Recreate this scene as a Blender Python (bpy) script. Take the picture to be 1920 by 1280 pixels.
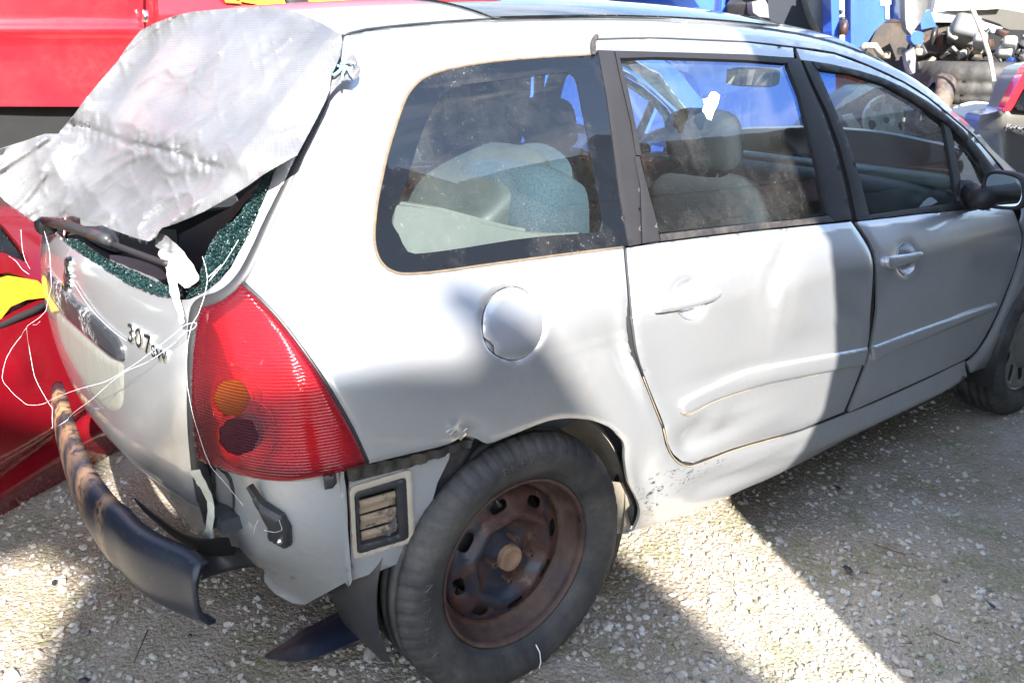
import bpy, bmesh, math, random
import numpy as np
from mathutils import Vector, Matrix, Quaternion
from mathutils.geometry import delaunay_2d_cdt
random.seed(7); RNG=np.random.default_rng(7)
for o in list(bpy.data.objects): bpy.data.objects.remove(o)
S=bpy.context.scene; COL=S.collection
# ---------------------------------------------------------------- camera, sky, sun, exposure
CP=np.array([-1.10212849,-2.16669815,1.42011119]); CR=(1.24814447,-0.0129453077,-0.669825727); CF=1638.03203
cd=bpy.data.cameras.new('camera'); cam=bpy.data.objects.new('camera',cd); COL.objects.link(cam)
cam.location=CP; cam.rotation_euler=CR; cd.sensor_width=36; cd.lens=CF/1920*36; cd.clip_end=500; cd.clip_start=.05
cd.dof.use_dof=True; cd.dof.focus_distance=2.15; cd.dof.aperture_fstop=9
S.camera=cam
SUN_EL=math.radians(33); sd=Vector((-.42*math.cos(SUN_EL),-.91*math.cos(SUN_EL),math.sin(SUN_EL))).normalized()
sl=bpy.data.lights.new('sun','SUN'); sl.energy=5; sl.angle=math.radians(.53); sl.color=(1,.95,.88)
so=bpy.data.objects.new('sun',sl); COL.objects.link(so); so.rotation_euler=sd.to_track_quat('Z','Y').to_euler()
w=bpy.data.worlds.new('World'); S.world=w; w.use_nodes=True; nt=w.node_tree
bg=nt.nodes['Background']; sky=nt.nodes.new('ShaderNodeTexSky'); sky.sky_type='NISHITA'; sky.sun_disc=False
sky.sun_elevation=SUN_EL; sky.sun_rotation=math.atan2(sd.x,sd.y); sky.altitude=100; sky.air_density=1.0; sky.dust_density=.6
tc=nt.nodes.new('ShaderNodeTexCoord'); mp=nt.nodes.new('ShaderNodeMapping'); mp.inputs['Scale'].default_value=(1.6,1.6,4.5)
nz=nt.nodes.new('ShaderNodeTexNoise'); nz.inputs['Scale'].default_value=2.3; nz.inputs['Detail'].default_value=7; nz.inputs['Roughness'].default_value=.58; nz.inputs['Distortion'].default_value=.4
rp=nt.nodes.new('ShaderNodeValToRGB'); rp.color_ramp.elements[0].position=.50; rp.color_ramp.elements[1].position=.76
mx=nt.nodes.new('ShaderNodeMixRGB'); mx.inputs[2].default_value=(5.6,5.75,6.0,1)
L=nt.links.new
L(tc.outputs['Generated'],mp.inputs[0]); L(mp.outputs[0],nz.inputs['Vector']); L(nz.outputs[0],rp.inputs[0]); L(rp.outputs[0],mx.inputs[0])
L(sky.outputs[0],mx.inputs[1]); L(mx.outputs[0],bg.inputs[0]); bg.inputs[1].default_value=.115
S.view_settings.view_transform='Standard'; S.view_settings.look='None'; S.view_settings.exposure=2.12; S.view_settings.gamma=1; S.view_settings.use_curve_mapping=False
S.render.engine='CYCLES'; S.cycles.max_bounces=7; S.cycles.diffuse_bounces=3; S.cycles.glossy_bounces=3; S.cycles.transparent_max_bounces=16; S.cycles.sample_clamp_indirect=6
# ---------------------------------------------------------------- picture geometry helpers (the camera only places points in the world)
_e=__import__('mathutils').Euler(CR).to_matrix(); CM=np.array(_e)
def ray(q):
    q=np.atleast_2d(np.array(q,float)); d=np.stack([(q[:,0]-960)/CF,-(q[:,1]-640)/CF,-np.ones(len(q))],1)@CM.T
    return d/np.linalg.norm(d,axis=1,keepdims=True)
def on(px,py,ax,val):
    d=ray((px,py))[0]; return CP+d*(val-CP[ax])/d[ax]
def onp(q,pt,n):
    d=ray(q); n=np.array(n,float); t=((np.array(pt)-CP)@n)/(d@n); return CP+d*t[:,None]
def spl(xs, ys):
    xs=np.array(xs,float); ys=np.array(ys,float)
    X=np.linspace(xs[0],xs[-1],600)
    m=np.gradient(ys,xs)
    i=np.clip(np.searchsorted(xs,X)-1,0,len(xs)-2); h=xs[i+1]-xs[i]; t=(X-xs[i])/h
    Y=(2*t**3-3*t**2+1)*ys[i]+(t**3-2*t**2+t)*h*m[i]+(-2*t**3+3*t**2)*ys[i+1]+(t**3-t**2)*h*m[i+1]
    return lambda v: np.interp(v,X,Y)
W=spl([.10,.18,.24,.32,.45,.60,.72,.80,.84,.88,.94,1.0,1.1,1.2,1.3,1.4,1.46,1.6],
      [.77,.81,.838,.856,.868,.876,.877,.872,.866,.850,.818,.786,.742,.700,.655,.605,.57,.46])
T=spl([-1,-.7,-.5,-.3,0,.4,1.2,1.8,2.2,2.7,3.2,3.6],[.80,.895,.93,.958,.984,1,1,.985,.968,.955,.90,.78])
XR=spl([.2,.40,.5,.6,.75,.9,.97,1.05,1.2,1.35,1.45,1.6],[-.50,-.60,-.655,-.685,-.703,-.695,-.68,-.64,-.55,-.45,-.375,-.25])
LR=spl([-.6,-.2,.3,.8,1.3,1.7,2.2],[1.455,1.510,1.547,1.562,1.552,1.52,1.43])
HZ=spl([2.0,2.3,2.6,3.0,3.3,3.5,3.7],[1.05,1.0,.95,.86,.76,.62,.3])
def smax(a,b,k):
    h=np.maximum(k-np.abs(a-b),0); return np.maximum(a,b)+h*h/(4*k)
def F(p):
    x,y,z=p[...,0],p[...,1],p[...,2]; a=np.abs(y); b=np.minimum(a,.9)
    side=a-W(z)*T(x)
    rear=(XR(z)+.10*(b/.65)**2.4)-x
    roof=z-(LR(x)-.30*b**2-.12*b**4)
    wind=(x-(1.80+(1.50-z)*1.85)+.16*(b/.6)**2)*.5
    g=smax(smax(smax(side,roof,.07),rear,.10),wind,.05)
    hood=smax(smax(side,z-(HZ(x)-.10*b**2),.08),1.8-x,.05)
    return np.maximum(np.minimum(g,hood),.20-z-.12*np.clip((-.2-x)/.1,0,1))
def march(C,D,off=0.0,tmax=9.,t0=.5):
    # C (3,), D (n,3) unit; first hit or closest approach
    D=D/np.linalg.norm(D,axis=1,keepdims=True)
    t=np.full(len(D),float(t0)); best=np.full(len(D),9.); bt=t.copy(); done=np.zeros(len(D),bool)
    for _ in range(140):
        v=F(C+D*t[:,None])-off
        b=(v<best)&~done; best[b]=v[b]; bt[b]=t[b]
        done|=v<2e-4
        t=np.where(done,t,t+np.maximum(v*.75,2e-4))
        done|=t>tmax
    return C+D*bt[:,None],best<2e-3
def grad(p,e=2e-3):
    g=np.stack([F(p+np.array(d)*e)-F(p-np.array(d)*e) for d in ((1,0,0),(0,1,0),(0,0,1))],-1)
    return g/np.linalg.norm(g,axis=-1,keepdims=True)

def inpoly(p,poly):
    x,y=p[:,0],p[:,1]; c=np.zeros(len(p),bool); P=np.array(poly); Q=np.roll(P,-1,0)
    for (x0,y0),(x1,y1) in zip(P,Q):
        if y0==y1: continue
        m=((y0>y)!=(y1>y))&(x<(x1-x0)*(y-y0)/(y1-y0)+x0); c^=m
    return c
def bdist(p,polys):
    best=np.full(len(p),1e9)
    for poly in polys:
        P=np.array(poly); Q=np.roll(P,-1,0)
        for a,b in zip(P,Q):
            ab=b-a; l=ab@ab
            t=np.clip(((p-a)@ab)/max(l,1e-12),0,1); best=np.minimum(best,np.hypot(*(p-a-t[:,None]*ab).T))
    return best
def densify(poly,step):
    out=[]
    for a,b in zip(poly,poly[1:]+poly[:1]):
        n=max(1,int(round(math.hypot(b[0]-a[0],b[1]-a[1])/step)))
        for i in range(n): out.append((a[0]+(b[0]-a[0])*i/n,a[1]+(b[1]-a[1])*i/n))
    return out
def sm(pts,n=4,closed=False):
    """smooth curve through points"""
    P=[np.array(p,float) for p in pts]; out=[]; N=len(P)
    rng=range(N) if closed else range(N-1)
    for i in rng:
        p1,p2=P[i],P[(i+1)%N]; p0=P[i-1] if (closed or i>0) else 2*p1-p2; p3=P[(i+2)%N] if (closed or i+2<N) else 2*p2-p1
        for k in range(n):
            t=k/n; out.append(tuple(.5*((2*p1)+(p2-p0)*t+(2*p0-5*p1+4*p2-p3)*t*t+(3*p1-p0-3*p2+p3)*t**3)))
    if not closed: out.append(tuple(P[-1]))
    return out
def tri2d(poly,holes,step):
    """triangulate polygon with holes; returns 2-D verts, tris, boundary loops (index lists)"""
    loops=[densify(list(map(tuple,poly)),step)]+[densify(list(map(tuple,h)),step) for h in holes]
    vs=[];ed=[];lidx=[]
    for lp in loops:
        s=len(vs); vs+=lp; idx=list(range(s,s+len(lp))); lidx.append(idx); ed+=[(idx[i],idx[(i+1)%len(idx)]) for i in range(len(idx))]
    B=np.array(vs); lo,hi=B.min(0),B.max(0)
    gy=np.arange(lo[1],hi[1],step*.87); g=[]
    for j,yy in enumerate(gy):
        xs=np.arange(lo[0]+(step/2 if j%2 else 0),hi[0],step); g.append(np.stack([xs,np.full(len(xs),yy)],1))
    g=np.concatenate(g) if g else np.zeros((0,2))
    m=inpoly(g,loops[0])
    for h in loops[1:]: m&=~inpoly(g,h)
    g=g[m]
    if len(g): g=g[bdist(g,loops)>step*.45]
    allv=[Vector(v) for v in vs]+[Vector(v) for v in g]
    r=delaunay_2d_cdt(allv,ed,[],0,step*1e-4)
    V=np.array([tuple(v) for v in r[0]]); Fc=np.array([f for f in r[2] if len(f)==3])
    if len(Fc)==0: return V,Fc,[]
    cen=V[Fc].mean(1); m=inpoly(cen,loops[0])
    for h in loops[1:]: m&=~inpoly(cen,h)
    Fc=Fc[m]
    a,b,c=V[Fc[:,0]],V[Fc[:,1]],V[Fc[:,2]]
    ar=(b[:,0]-a[:,0])*(c[:,1]-a[:,1])-(b[:,1]-a[:,1])*(c[:,0]-a[:,0])
    Fc=Fc[np.abs(ar)>1e-12]; ar=ar[np.abs(ar)>1e-12]; Fc=np.where(ar[:,None]<0,Fc[:,::-1],Fc)
    # boundary edges
    from collections import Counter
    e={}
    for f in Fc.tolist():
        for i in range(3):
            k=(f[i],f[(i+1)%3])
            if (k[1],k[0]) in e: del e[(k[1],k[0])]
            else: e[k]=1
    return V,Fc,list(e.keys())
def mk(name,verts,faces,mat,parent=None,smooth=True):
    me=bpy.data.meshes.new(name); verts=np.asarray(verts,dtype=np.float32)
    if isinstance(faces,np.ndarray) and faces.ndim==2:
        n,k=faces.shape; me.vertices.add(len(verts)); me.vertices.foreach_set('co',verts.ravel())
        me.loops.add(n*k); me.loops.foreach_set('vertex_index',faces.astype(np.int32).ravel())
        me.polygons.add(n); me.polygons.foreach_set('loop_start',np.arange(0,n*k,k,dtype=np.int32)); me.polygons.foreach_set('loop_total',np.full(n,k,dtype=np.int32))
        me.update(calc_edges=True)
    else: me.from_pydata(verts.tolist(),[],[tuple(f) for f in faces])
    me.validate(); me.polygons.foreach_set('use_smooth',np.full(len(me.polygons),bool(smooth))); me.update()
    if mat: me.materials.append(mat)
    o=bpy.data.objects.new(name,me); COL.objects.link(o)
    if parent: o.parent=parent
    return o
def thing(name,label,cat,loc=(0,0,0),group=None,rotz=0):
    o=bpy.data.objects.new(name,None); COL.objects.link(o); o.location=loc; o.rotation_euler=(0,0,rotz); o['label']=label; o['category']=cat
    if group: o['group']=group
    o.empty_display_size=.1
    return o
def tag(o,label=None,cat=None,group=None,kind=None):
    if label:o['label']=label
    if cat:o['category']=cat
    if group:o['group']=group
    if kind:o['kind']=kind
    return o
def gauss(p,b):
    cx,cy,rx,ry,an,dep=b[:6]; a=math.radians(an); u=(p[:,0]-cx)*math.cos(a)+(p[:,1]-cy)*math.sin(a); v=-(p[:,0]-cx)*math.sin(a)+(p[:,1]-cy)*math.cos(a)
    return dep*np.exp(-(u/rx)**2-(v/ry)**2)
def proj_cam(p,off=0.): return march(CP,ray(p),off)[0]
def proj_y(p):   # p = (x,z) on the right flank
    o=np.stack([p[:,0],np.full(len(p),-1.6),p[:,1]],1); return march(o,np.tile([0,1.,0],(len(p),1)),t0=.2)[0]
def proj_z(p):
    o=np.stack([p[:,0],p[:,1],np.full(len(p),2.4)],1); return march(o,np.tile([0,0,-1.],(len(p),1)),t0=.2)[0]
def proj_r(p):   # p = (phi*.9, z) round the tail
    ph=p[:,0]/.9; d=np.stack([np.cos(ph),np.sin(ph),0*ph],1); o=np.stack([.2-2*np.cos(ph),-2*np.sin(ph),p[:,1]],1); return march(o,d,t0=.3)[0]
def proj_f(p):   # p = (y,z) from the front
    o=np.stack([np.full(len(p),4.6),p[:,0],p[:,1]],1); return march(o,np.tile([-1.,0,0],(len(p),1)),t0=.2)[0]
PROJ=dict(cam=proj_cam,y=proj_y,z=proj_z,r=proj_r,f=proj_f)
def build_sheet(name,V,Fc,be,P,N,mat,parent,thick,smooth=True):
    # Orientation: make triangles face along N
    a,b,c=P[Fc[:,0]],P[Fc[:,1]],P[Fc[:,2]]; fn=np.cross(b-a,c-a); flip=(fn*N[Fc].mean(1)).sum(1)
    if flip.sum()<0: Fc=Fc[:,::-1]; be=[(j,i) for i,j in be]
    if thick<=0: return mk(name,P,Fc,mat,parent,smooth)
    n=len(P); bk=P-N*thick; ring=sorted({i for e in be for i in e}); mp_={v:k for k,v in enumerate(ring)}
    verts=np.concatenate([P,bk,P[ring],bk[ring]]); r0=2*n; r1=2*n+len(ring)
    tris=[Fc,Fc[:,::-1]+n]
    wl=[]
    for i,j in be: wl+=[(r0+mp_[j],r0+mp_[i],r1+mp_[i]),(r0+mp_[j],r1+mp_[i],r1+mp_[j])]
    if wl: tris.append(np.array(wl))
    return mk(name,verts,np.concatenate(tris),mat,parent,smooth)
ALLP={}
def patch(name,poly,mat,parent,holes=(),off=0.,thick=.006,space='cam',step=None,bumps=(),edge=None,crown=None,disp=None,keep=None):
    """sheet-metal / glass piece cut to an outline and laid on the body surface"""
    step=step or (12 if space=='cam' else .03)
    V,Fc,be=tri2d(poly,list(holes),step)
    P=proj_cam(V,off) if space=='cam' else PROJ[space](V); N=grad(P); d=np.full(len(P),0. if space=='cam' else float(off))
    for b in bumps: d+=gauss(V,b)
    if edge or crown:
        bd=bdist(V,[poly]+list(holes))
        if edge: d-=edge[1]*np.clip(1-bd/edge[0],0,1)**2
        if crown: t=np.clip(bd/crown[0],0,1); d+=crown[1]*np.sqrt(1-(1-t)**2)
    if disp is not None: d+=disp(V,P)
    P=P+N*d[:,None]
    o=build_sheet(name,V,Fc,be,P,N,mat,parent,thick)
    if keep: ALLP[keep]=o
    return o
def planepatch(name,poly,pt,n,mat,parent,holes=(),thick=.05,step=25,disp=None,smooth=False,off=0.):
    V,Fc,be=tri2d(poly,list(holes),step); n=np.array(n,float); n/=np.linalg.norm(n)
    if n@(CP-np.array(pt))<0:n=-n
    P=onp(V,pt,n); N=np.tile(n,(len(P),1))
    P=P+N*off
    if disp is not None: P=P+N*disp(V)[:,None]
    return build_sheet(name,V,Fc,be,P,N,mat,parent,thick,smooth)
def frames(pts):
    P=np.array(pts,float); T=np.gradient(P,axis=0); T/=np.linalg.norm(T,axis=1,keepdims=True)+1e-12
    up=np.array([0,0,1.]) if abs(T[0][2])<.9 else np.array([0,1.,0]); A=np.cross(T[0],up); A/=np.linalg.norm(A); AA=[A]
    for i in range(1,len(P)):
        A=AA[-1]-T[i]*(AA[-1]@T[i]); A/=np.linalg.norm(A)+1e-12; AA.append(A)
    AA=np.array(AA); return P,T,AA,np.cross(T,AA)
def tube(name,pts,r,mat,parent=None,seg=8,flat=1.,rr=None,smooth=True,cap=True):
    P,T,A,B=frames(pts); n=len(P); rr=np.full(n,r) if rr is None else np.array(rr)
    th=np.linspace(0,2*math.pi,seg,endpoint=False)
    V=(P[:,None]+rr[:,None,None]*(np.cos(th)[None,:,None]*A[:,None]+flat*np.sin(th)[None,:,None]*B[:,None])).reshape(-1,3)
    F_=[]
    for i in range(n-1):
        for k in range(seg): k2=(k+1)%seg; F_.append((i*seg+k,i*seg+k2,(i+1)*seg+k2,(i+1)*seg+k))
    if cap: F_.append(tuple(range(seg))[::-1]); F_.append(tuple((n-1)*seg+k for k in range(seg)))
    return mk(name,V,F_,mat,parent,smooth)
def box(name,c,s,mat,parent=None,rot=(0,0,0),bev=.0,seg=2,smooth=False,taper=None):
    bm=bmesh.new(); bmesh.ops.create_cube(bm,size=1)
    for v in bm.verts: v.co=Vector((v.co.x*s[0],v.co.y*s[1],v.co.z*s[2]))
    if taper:
        for v in bm.verts:
            if v.co.z>0: v.co.x*=taper[0]; v.co.y*=taper[1]
    if bev: bmesh.ops.bevel(bm,geom=bm.edges[:],offset=bev,segments=seg,affect='EDGES',profile=.5)
    M_=__import__('mathutils').Euler(rot).to_matrix().to_4x4(); M_.translation=Vector(c); bm.transform(M_)
    bmesh.ops.recalc_face_normals(bm,faces=bm.faces[:])
    me=bpy.data.meshes.new(name); bm.to_mesh(me); bm.free()
    for p in me.polygons: p.use_smooth=smooth or bev>0
    if mat: me.materials.append(mat)
    o=bpy.data.objects.new(name,me); COL.objects.link(o)
    if parent:o.parent=parent
    return o
def soft(name,c,s,mat,parent=None,rot=(0,0,0),e=.35,nu=28,nv=18,disp=None):
    """superellipsoid cushion"""
    u=np.linspace(-math.pi,math.pi,nu,endpoint=False); v=np.linspace(-math.pi/2,math.pi/2,nv)
    f=lambda a:np.sign(a)*np.abs(a)**e
    U,Vv=np.meshgrid(u,v); X=np.stack([f(np.cos(Vv))*f(np.cos(U))*s[0]/2,f(np.cos(Vv))*f(np.sin(U))*s[1]/2,f(np.sin(Vv))*s[2]/2],-1).reshape(-1,3)
    if disp: X=disp(X)
    M_=np.array(__import__('mathutils').Euler(rot).to_matrix()); X=X@M_.T+np.array(c)
    F_=[(j*nu+i,j*nu+(i+1)%nu,(j+1)*nu+(i+1)%nu,(j+1)*nu+i) for j in range(nv-1) for i in range(nu)]
    return mk(name,X,F_,mat,parent,True)
def lathe(name,prof,c,mat,parent=None,seg=64,a0=0,a1=2*math.pi,mod=None,smooth=True):
    """profile (r, y) about the y axis through c"""
    full=abs(a1-a0-2*math.pi)<1e-6; n=seg if full else seg+1; th=a0+(a1-a0)*np.arange(n)/seg
    P=np.array(prof,float); R_=np.repeat(P[None,:,0],n,0); Y=np.repeat(P[None,:,1],n,0)
    if mod: R_,Y=mod(R_,Y,th)
    V=np.stack([c[0]+R_*np.cos(th)[:,None],c[1]+Y,c[2]+R_*np.sin(th)[:,None]],-1).reshape(-1,3); m=len(P); F_=[]
    i=np.arange(seg)[:,None]; j=np.arange(m-1)[None]; i2=(i+1)%n
    F_=np.stack([i*m+j,i*m+j+1,i2*m+j+1,i2*m+j],-1).reshape(-1,4)
    return mk(name,V,F_,mat,parent,smooth)
def prism(name,poly,a,b,axis,mat,parent=None,smooth=False):
    """extrude a 2-D outline between a and b along an axis (0,1,2)"""
    n=len(poly); oth=[k for k in range(3) if k!=axis]; V=np.zeros((2*n,3)); p=np.array(poly)
    V[:n,oth[0]]=p[:,0];V[:n,oth[1]]=p[:,1];V[n:]=V[:n];V[:n,axis]=a;V[n:,axis]=b
    bm=bmesh.new(); vs=[bm.verts.new(v) for v in V]
    bm.faces.new(vs[:n]); bm.faces.new(vs[n:][::-1])
    for i in range(n): bm.faces.new((vs[i],vs[(i+1)%n],vs[n+(i+1)%n],vs[n+i]))
    bmesh.ops.recalc_face_normals(bm,faces=bm.faces[:]); bmesh.ops.triangulate(bm,faces=[f for f in bm.faces if len(f.verts)>4])
    me=bpy.data.meshes.new(name); bm.to_mesh(me); bm.free(); me.materials.append(mat)
    o=bpy.data.objects.new(name,me); COL.objects.link(o)
    if parent:o.parent=parent
    return o
def mirror(o,parent):
    """same piece on the car's other side"""
    c=o.copy(); COL.objects.link(c); c.parent=parent; c.scale=(1,-1,1)
    for ch in o.children: d=ch.copy(); COL.objects.link(d); d.parent=c
    return c
def vnoise(p,seed=0):
    """smooth 2-D value noise 0..1"""
    r=np.random.default_rng(seed).random((64,64)); i=np.floor(p).astype(int); f=p-i; f=f*f*(3-2*f); a=i%64; b=(i+1)%64
    return (r[a[:,0],a[:,1]]*(1-f[:,0])+r[b[:,0],a[:,1]]*f[:,0])*(1-f[:,1])+(r[a[:,0],b[:,1]]*(1-f[:,0])+r[b[:,0],b[:,1]]*f[:,0])*f[:,1]
# ---------------------------------------------------------------- materials
MATS={}
class G:
    def __init__(s,name):
        s.m=bpy.data.materials.new(name); s.m.use_nodes=True; s.t=s.m.node_tree; s.n=s.t.nodes; s.b=s.n['Principled BSDF']; s.out=s.n['Material Output']
        s.tc=s.n.new('ShaderNodeTexCoord')
    def L(s,a,b): s.t.links.new(a,b)
    def noise(s,sc,det=4,ro=.55,dist=0,scale=None,coord='Object'):
        n=s.n.new('ShaderNodeTexNoise'); n.inputs['Scale'].default_value=sc;n.inputs['Detail'].default_value=det;n.inputs['Roughness'].default_value=ro;n.inputs['Distortion'].default_value=dist
        if scale is not None:
            m=s.n.new('ShaderNodeMapping'); m.inputs['Scale'].default_value=scale[:3]
            if len(scale)>3: m.inputs['Rotation'].default_value=scale[3]
            s.L(s.tc.outputs[coord],m.inputs[0]); s.L(m.outputs[0],n.inputs['Vector'])
        else: s.L(s.tc.outputs[coord],n.inputs['Vector'])
        return n.outputs[0]
    def ramp(s,f,*st):
        r=s.n.new('ShaderNodeValToRGB'); e=r.color_ramp.elements
        while len(e)<len(st): e.new(.5)
        for k,(p,c) in enumerate(st): e[k].position=p; e[k].color=(c,c,c,1) if not hasattr(c,'__len__') else (*c[:3],1)
        s.L(f,r.inputs[0]); return r.outputs[0]
    def mix(s,f,a,b):
        m=s.n.new('ShaderNodeMixRGB')
        for i,v in ((0,f),(1,a),(2,b)):
            if hasattr(v,'links') or hasattr(v,'is_linked'): s.L(v,m.inputs[i])
            elif i==0: m.inputs[0].default_value=v
            else: m.inputs[i].default_value=(*v[:3],1)
        return m.outputs[0]
    def math(s,op,a,b=0):
        m=s.n.new('ShaderNodeMath'); m.operation=op
        for i,v in ((0,a),(1,b)):
            if hasattr(v,'is_linked'): s.L(v,m.inputs[i])
            else: m.inputs[i].default_value=v
        return m.outputs[0]
    def bump(s,h,st=.3,d=.002):
        b=s.n.new('ShaderNodeBump'); b.inputs['Strength'].default_value=st;b.inputs['Distance'].default_value=d; s.L(h,b.inputs['Height']); s.L(b.outputs[0],s.b.inputs['Normal']); return b
    def set(s,**k):
        nm=dict(col='Base Color',metal='Metallic',rough='Roughness',coat='Coat Weight',coatr='Coat Roughness',spec='Specular IOR Level',trans='Transmission Weight',ior='IOR',alpha='Alpha',sub='Subsurface Weight')
        for a,v in k.items():
            i=s.b.inputs[nm[a]]
            if hasattr(v,'is_linked'): s.L(v,i)
            elif hasattr(v,'__len__'): i.default_value=(*v[:3],1)
            else: i.default_value=v
        return s
def paint(name,col,metal=.0,rough=.35,coat=.8,dirt=.3,dirtc=(.28,.23,.16),scr=.25,scuff=False):
    g=G(name); n1=g.noise(2.2,6,.6); n2=g.noise(26,5,.7); d=g.math('MULTIPLY',g.ramp(n1,(.42,0),(.75,1)),g.ramp(n2,(.35,.15),(.7,1)))
    d=g.math('MULTIPLY',d,dirt)
    sc=g.ramp(g.noise(9,6,.75,0,(1,1,14,(0,.35,0))),(.70,0),(.73,1)); sc2=g.ramp(g.noise(120,2,.5),(.72,0),(.78,1))
    c=g.mix(d,col,dirtc); c=g.mix(g.math('MULTIPLY',sc,scr),c,(.6,.6,.58)); c=g.mix(g.math('MULTIPLY',sc2,scr*.6),c,(.62,.58,.5))
    if scuff:
        for (cx,cz,rx,rz,th_) in ((.50,.385,.20,.045,.56),(.40,.36,.035,.09,.55),(-.16,.62,.16,.03,.60)):
            m_=g.n.new('ShaderNodeMapping'); m_.inputs['Location'].default_value=(-cx/rx,0,-cz/rz); m_.inputs['Scale'].default_value=(1/rx,0,1/rz); g.L(g.tc.outputs['Object'],m_.inputs[0])
            gr=g.n.new('ShaderNodeTexGradient'); gr.gradient_type='SPHERICAL'; g.L(m_.outputs[0],gr.inputs[0])
            ns=g.noise(30,7,.78,1.5,(1,1,2.2,(0,.5,0))); k_=g.math('MULTIPLY',g.ramp(ns,(th_,0),(th_+.03,1)),g.ramp(gr.outputs[0],(0,0),(.35,1))); c=g.mix(g.math('MULTIPLY',k_,.85),c,(.06,.055,.05))
    r=g.math('ADD',g.math('MULTIPLY',d,.5),rough)
    g.set(col=c,metal=metal,rough=r,coat=coat,coatr=.06); g.bump(g.noise(420,2,.5),.05,.0005)
    return g.m
def plain(name,col,rough=.6,metal=0.,n=14,var=.35,bump=.2,coat=0.):
    g=G(name); a=g.ramp(g.noise(n,6,.65),(.3,0),(.75,1)); c=g.mix(a,col,tuple(x*(1+var) for x in col)); g.set(col=c,rough=rough,metal=metal,coat=coat)
    if bump: g.bump(g.noise(n*12,4,.6),bump,.001)
    return g.m
def dusty(name,col,dust=(.33,.26,.17),amt=.5,rough=.6,lo=.45,hi=.62,sc=7,metal=0.,scale=None):
    g=G(name); a=g.ramp(g.noise(sc,8,.68,.6,scale),(lo,0),(hi,1)); f=g.math('MULTIPLY',a,amt); b=g.noise(60,5,.7); f=g.math('MULTIPLY',f,g.ramp(b,(.3,.4),(.6,1)))
    g.set(col=g.mix(f,col,dust),rough=g.math('ADD',g.math('MULTIPLY',f,.35),rough),metal=metal); g.bump(g.math('ADD',b,f),.25,.0015); return g.m
def glass(name,tint,dust=.10,refl=1.,sc=5.,spk=1.,rough=.0):
    g=G(name); n=g.n; tr=n.new('ShaderNodeBsdfTransparent'); tr.inputs[0].default_value=(*tint,1)
    gl=n.new('ShaderNodeBsdfGlossy'); gl.inputs['Roughness'].default_value=rough; fr=n.new('ShaderNodeFresnel'); fr.inputs[0].default_value=1.62
    f=g.math('MULTIPLY',fr.outputs[0],refl); m=n.new('ShaderNodeMixShader'); g.L(f,m.inputs[0]); g.L(tr.outputs[0],m.inputs[1]); g.L(gl.outputs[0],m.inputs[2])
    df=n.new('ShaderNodeBsdfDiffuse'); df.inputs[0].default_value=(.5,.49,.45,1)
    s1=g.ramp(g.noise(sc,7,.7),(.45,0),(.8,1)); s2=g.ramp(g.noise(170,2,.6),(.66,0),(.72,1)); s3=g.ramp(g.noise(38,3,.6,2.),(.64,0),(.70,1))
    s4=g.ramp(g.noise(7,5,.8,1.,(1,1,.12)),(.58,0),(.75,1))
    a=g.math('ADD',g.math('MULTIPLY',s1,dust),g.math('MULTIPLY',g.math('MULTIPLY',s2,g.math('ADD',s1,.25)),.8*spk)); a=g.math('ADD',a,g.math('MULTIPLY',g.math('MULTIPLY',s3,s1),.3*spk)); a=g.math('ADD',a,g.math('MULTIPLY',s4,dust*.5)); a=g.math('ADD',a,dust*.18)
    m2=n.new('ShaderNodeMixShader'); g.L(a,m2.inputs[0]); g.L(m.outputs[0],m2.inputs[1]); g.L(df.outputs[0],m2.inputs[2]); g.L(m2.outputs[0],g.out.inputs[0]); return g.m
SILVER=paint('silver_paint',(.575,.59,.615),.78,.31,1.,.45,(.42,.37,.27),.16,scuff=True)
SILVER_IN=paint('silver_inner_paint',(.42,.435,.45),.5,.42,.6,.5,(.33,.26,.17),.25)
RED=paint('red_paint',(.36,.010,.018),.0,.3,1.,.15,(.4,.2,.15),.15)
RED_D=paint('dark_red_paint',(.15,.003,.008),.0,.22,1.,.1,(.3,.15,.12),.06)
BLUE=paint('blue_paint',(.035,.11,.52),.1,.3,1.,.15,(.3,.3,.3),.3)
BLUE_D=paint('dark_blue_paint',(.01,.04,.2),.1,.4,.6,.3)
WHITE=paint('white_paint',(.52,.52,.51),0,.4,.6,.3)
GREYP=paint('grey_paint',(.16,.155,.14),.5,.3,1.,.15)
BLACKP=plain('black_plastic',(.022,.022,.024),.42,0,30,.6,.12)
TRIM=plain('dark_grey_trim',(.017,.0165,.0185),.5,0,6,.3,.06,0); TRIM.node_tree.nodes['Principled BSDF'].inputs['Specular IOR Level'].default_value=.32
RUBBER=dusty('black_rubber',(.02,.02,.02),(.25,.2,.14),.35,.65)
DARK=plain('black_cavity',(.008,.008,.008),.9,0,10,.5,0)
GLASS=glass('window_glass',(.80,.88,.87),.05,1.75,5.,.22)
GLASSF=glass('front_window_glass',(.82,.94,.92),.006,.6,5.,.2)
FRIT=plain('black_glass_border',(.012,.014,.02),.06,0,10,.3,0,1.)
def spec_glassblack():
    g=G('black_glass_frit'); s1=g.ramp(g.noise(6,7,.7),(.5,0),(.8,1)); s2=g.ramp(g.noise(150,2,.6),(.64,0),(.7,1)); a=g.math('ADD',g.math('MULTIPLY',s1,.05),g.math('MULTIPLY',g.math('MULTIPLY',s2,s1),.5))
    g.set(col=g.mix(a,(.008,.01,.014),(.5,.48,.42)),rough=g.math('ADD',g.math('MULTIPLY',a,.5),.015),ior=1.62); return g.m
FRIT=spec_glassblack()
CHROME=plain('chrome',(.75,.74,.70),.16,1,30,.2,.05)
TYRE=dusty('tyre_rubber',(.024,.024,.026),(.24,.21,.165),.34,.6,.40,.70,6)
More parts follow.
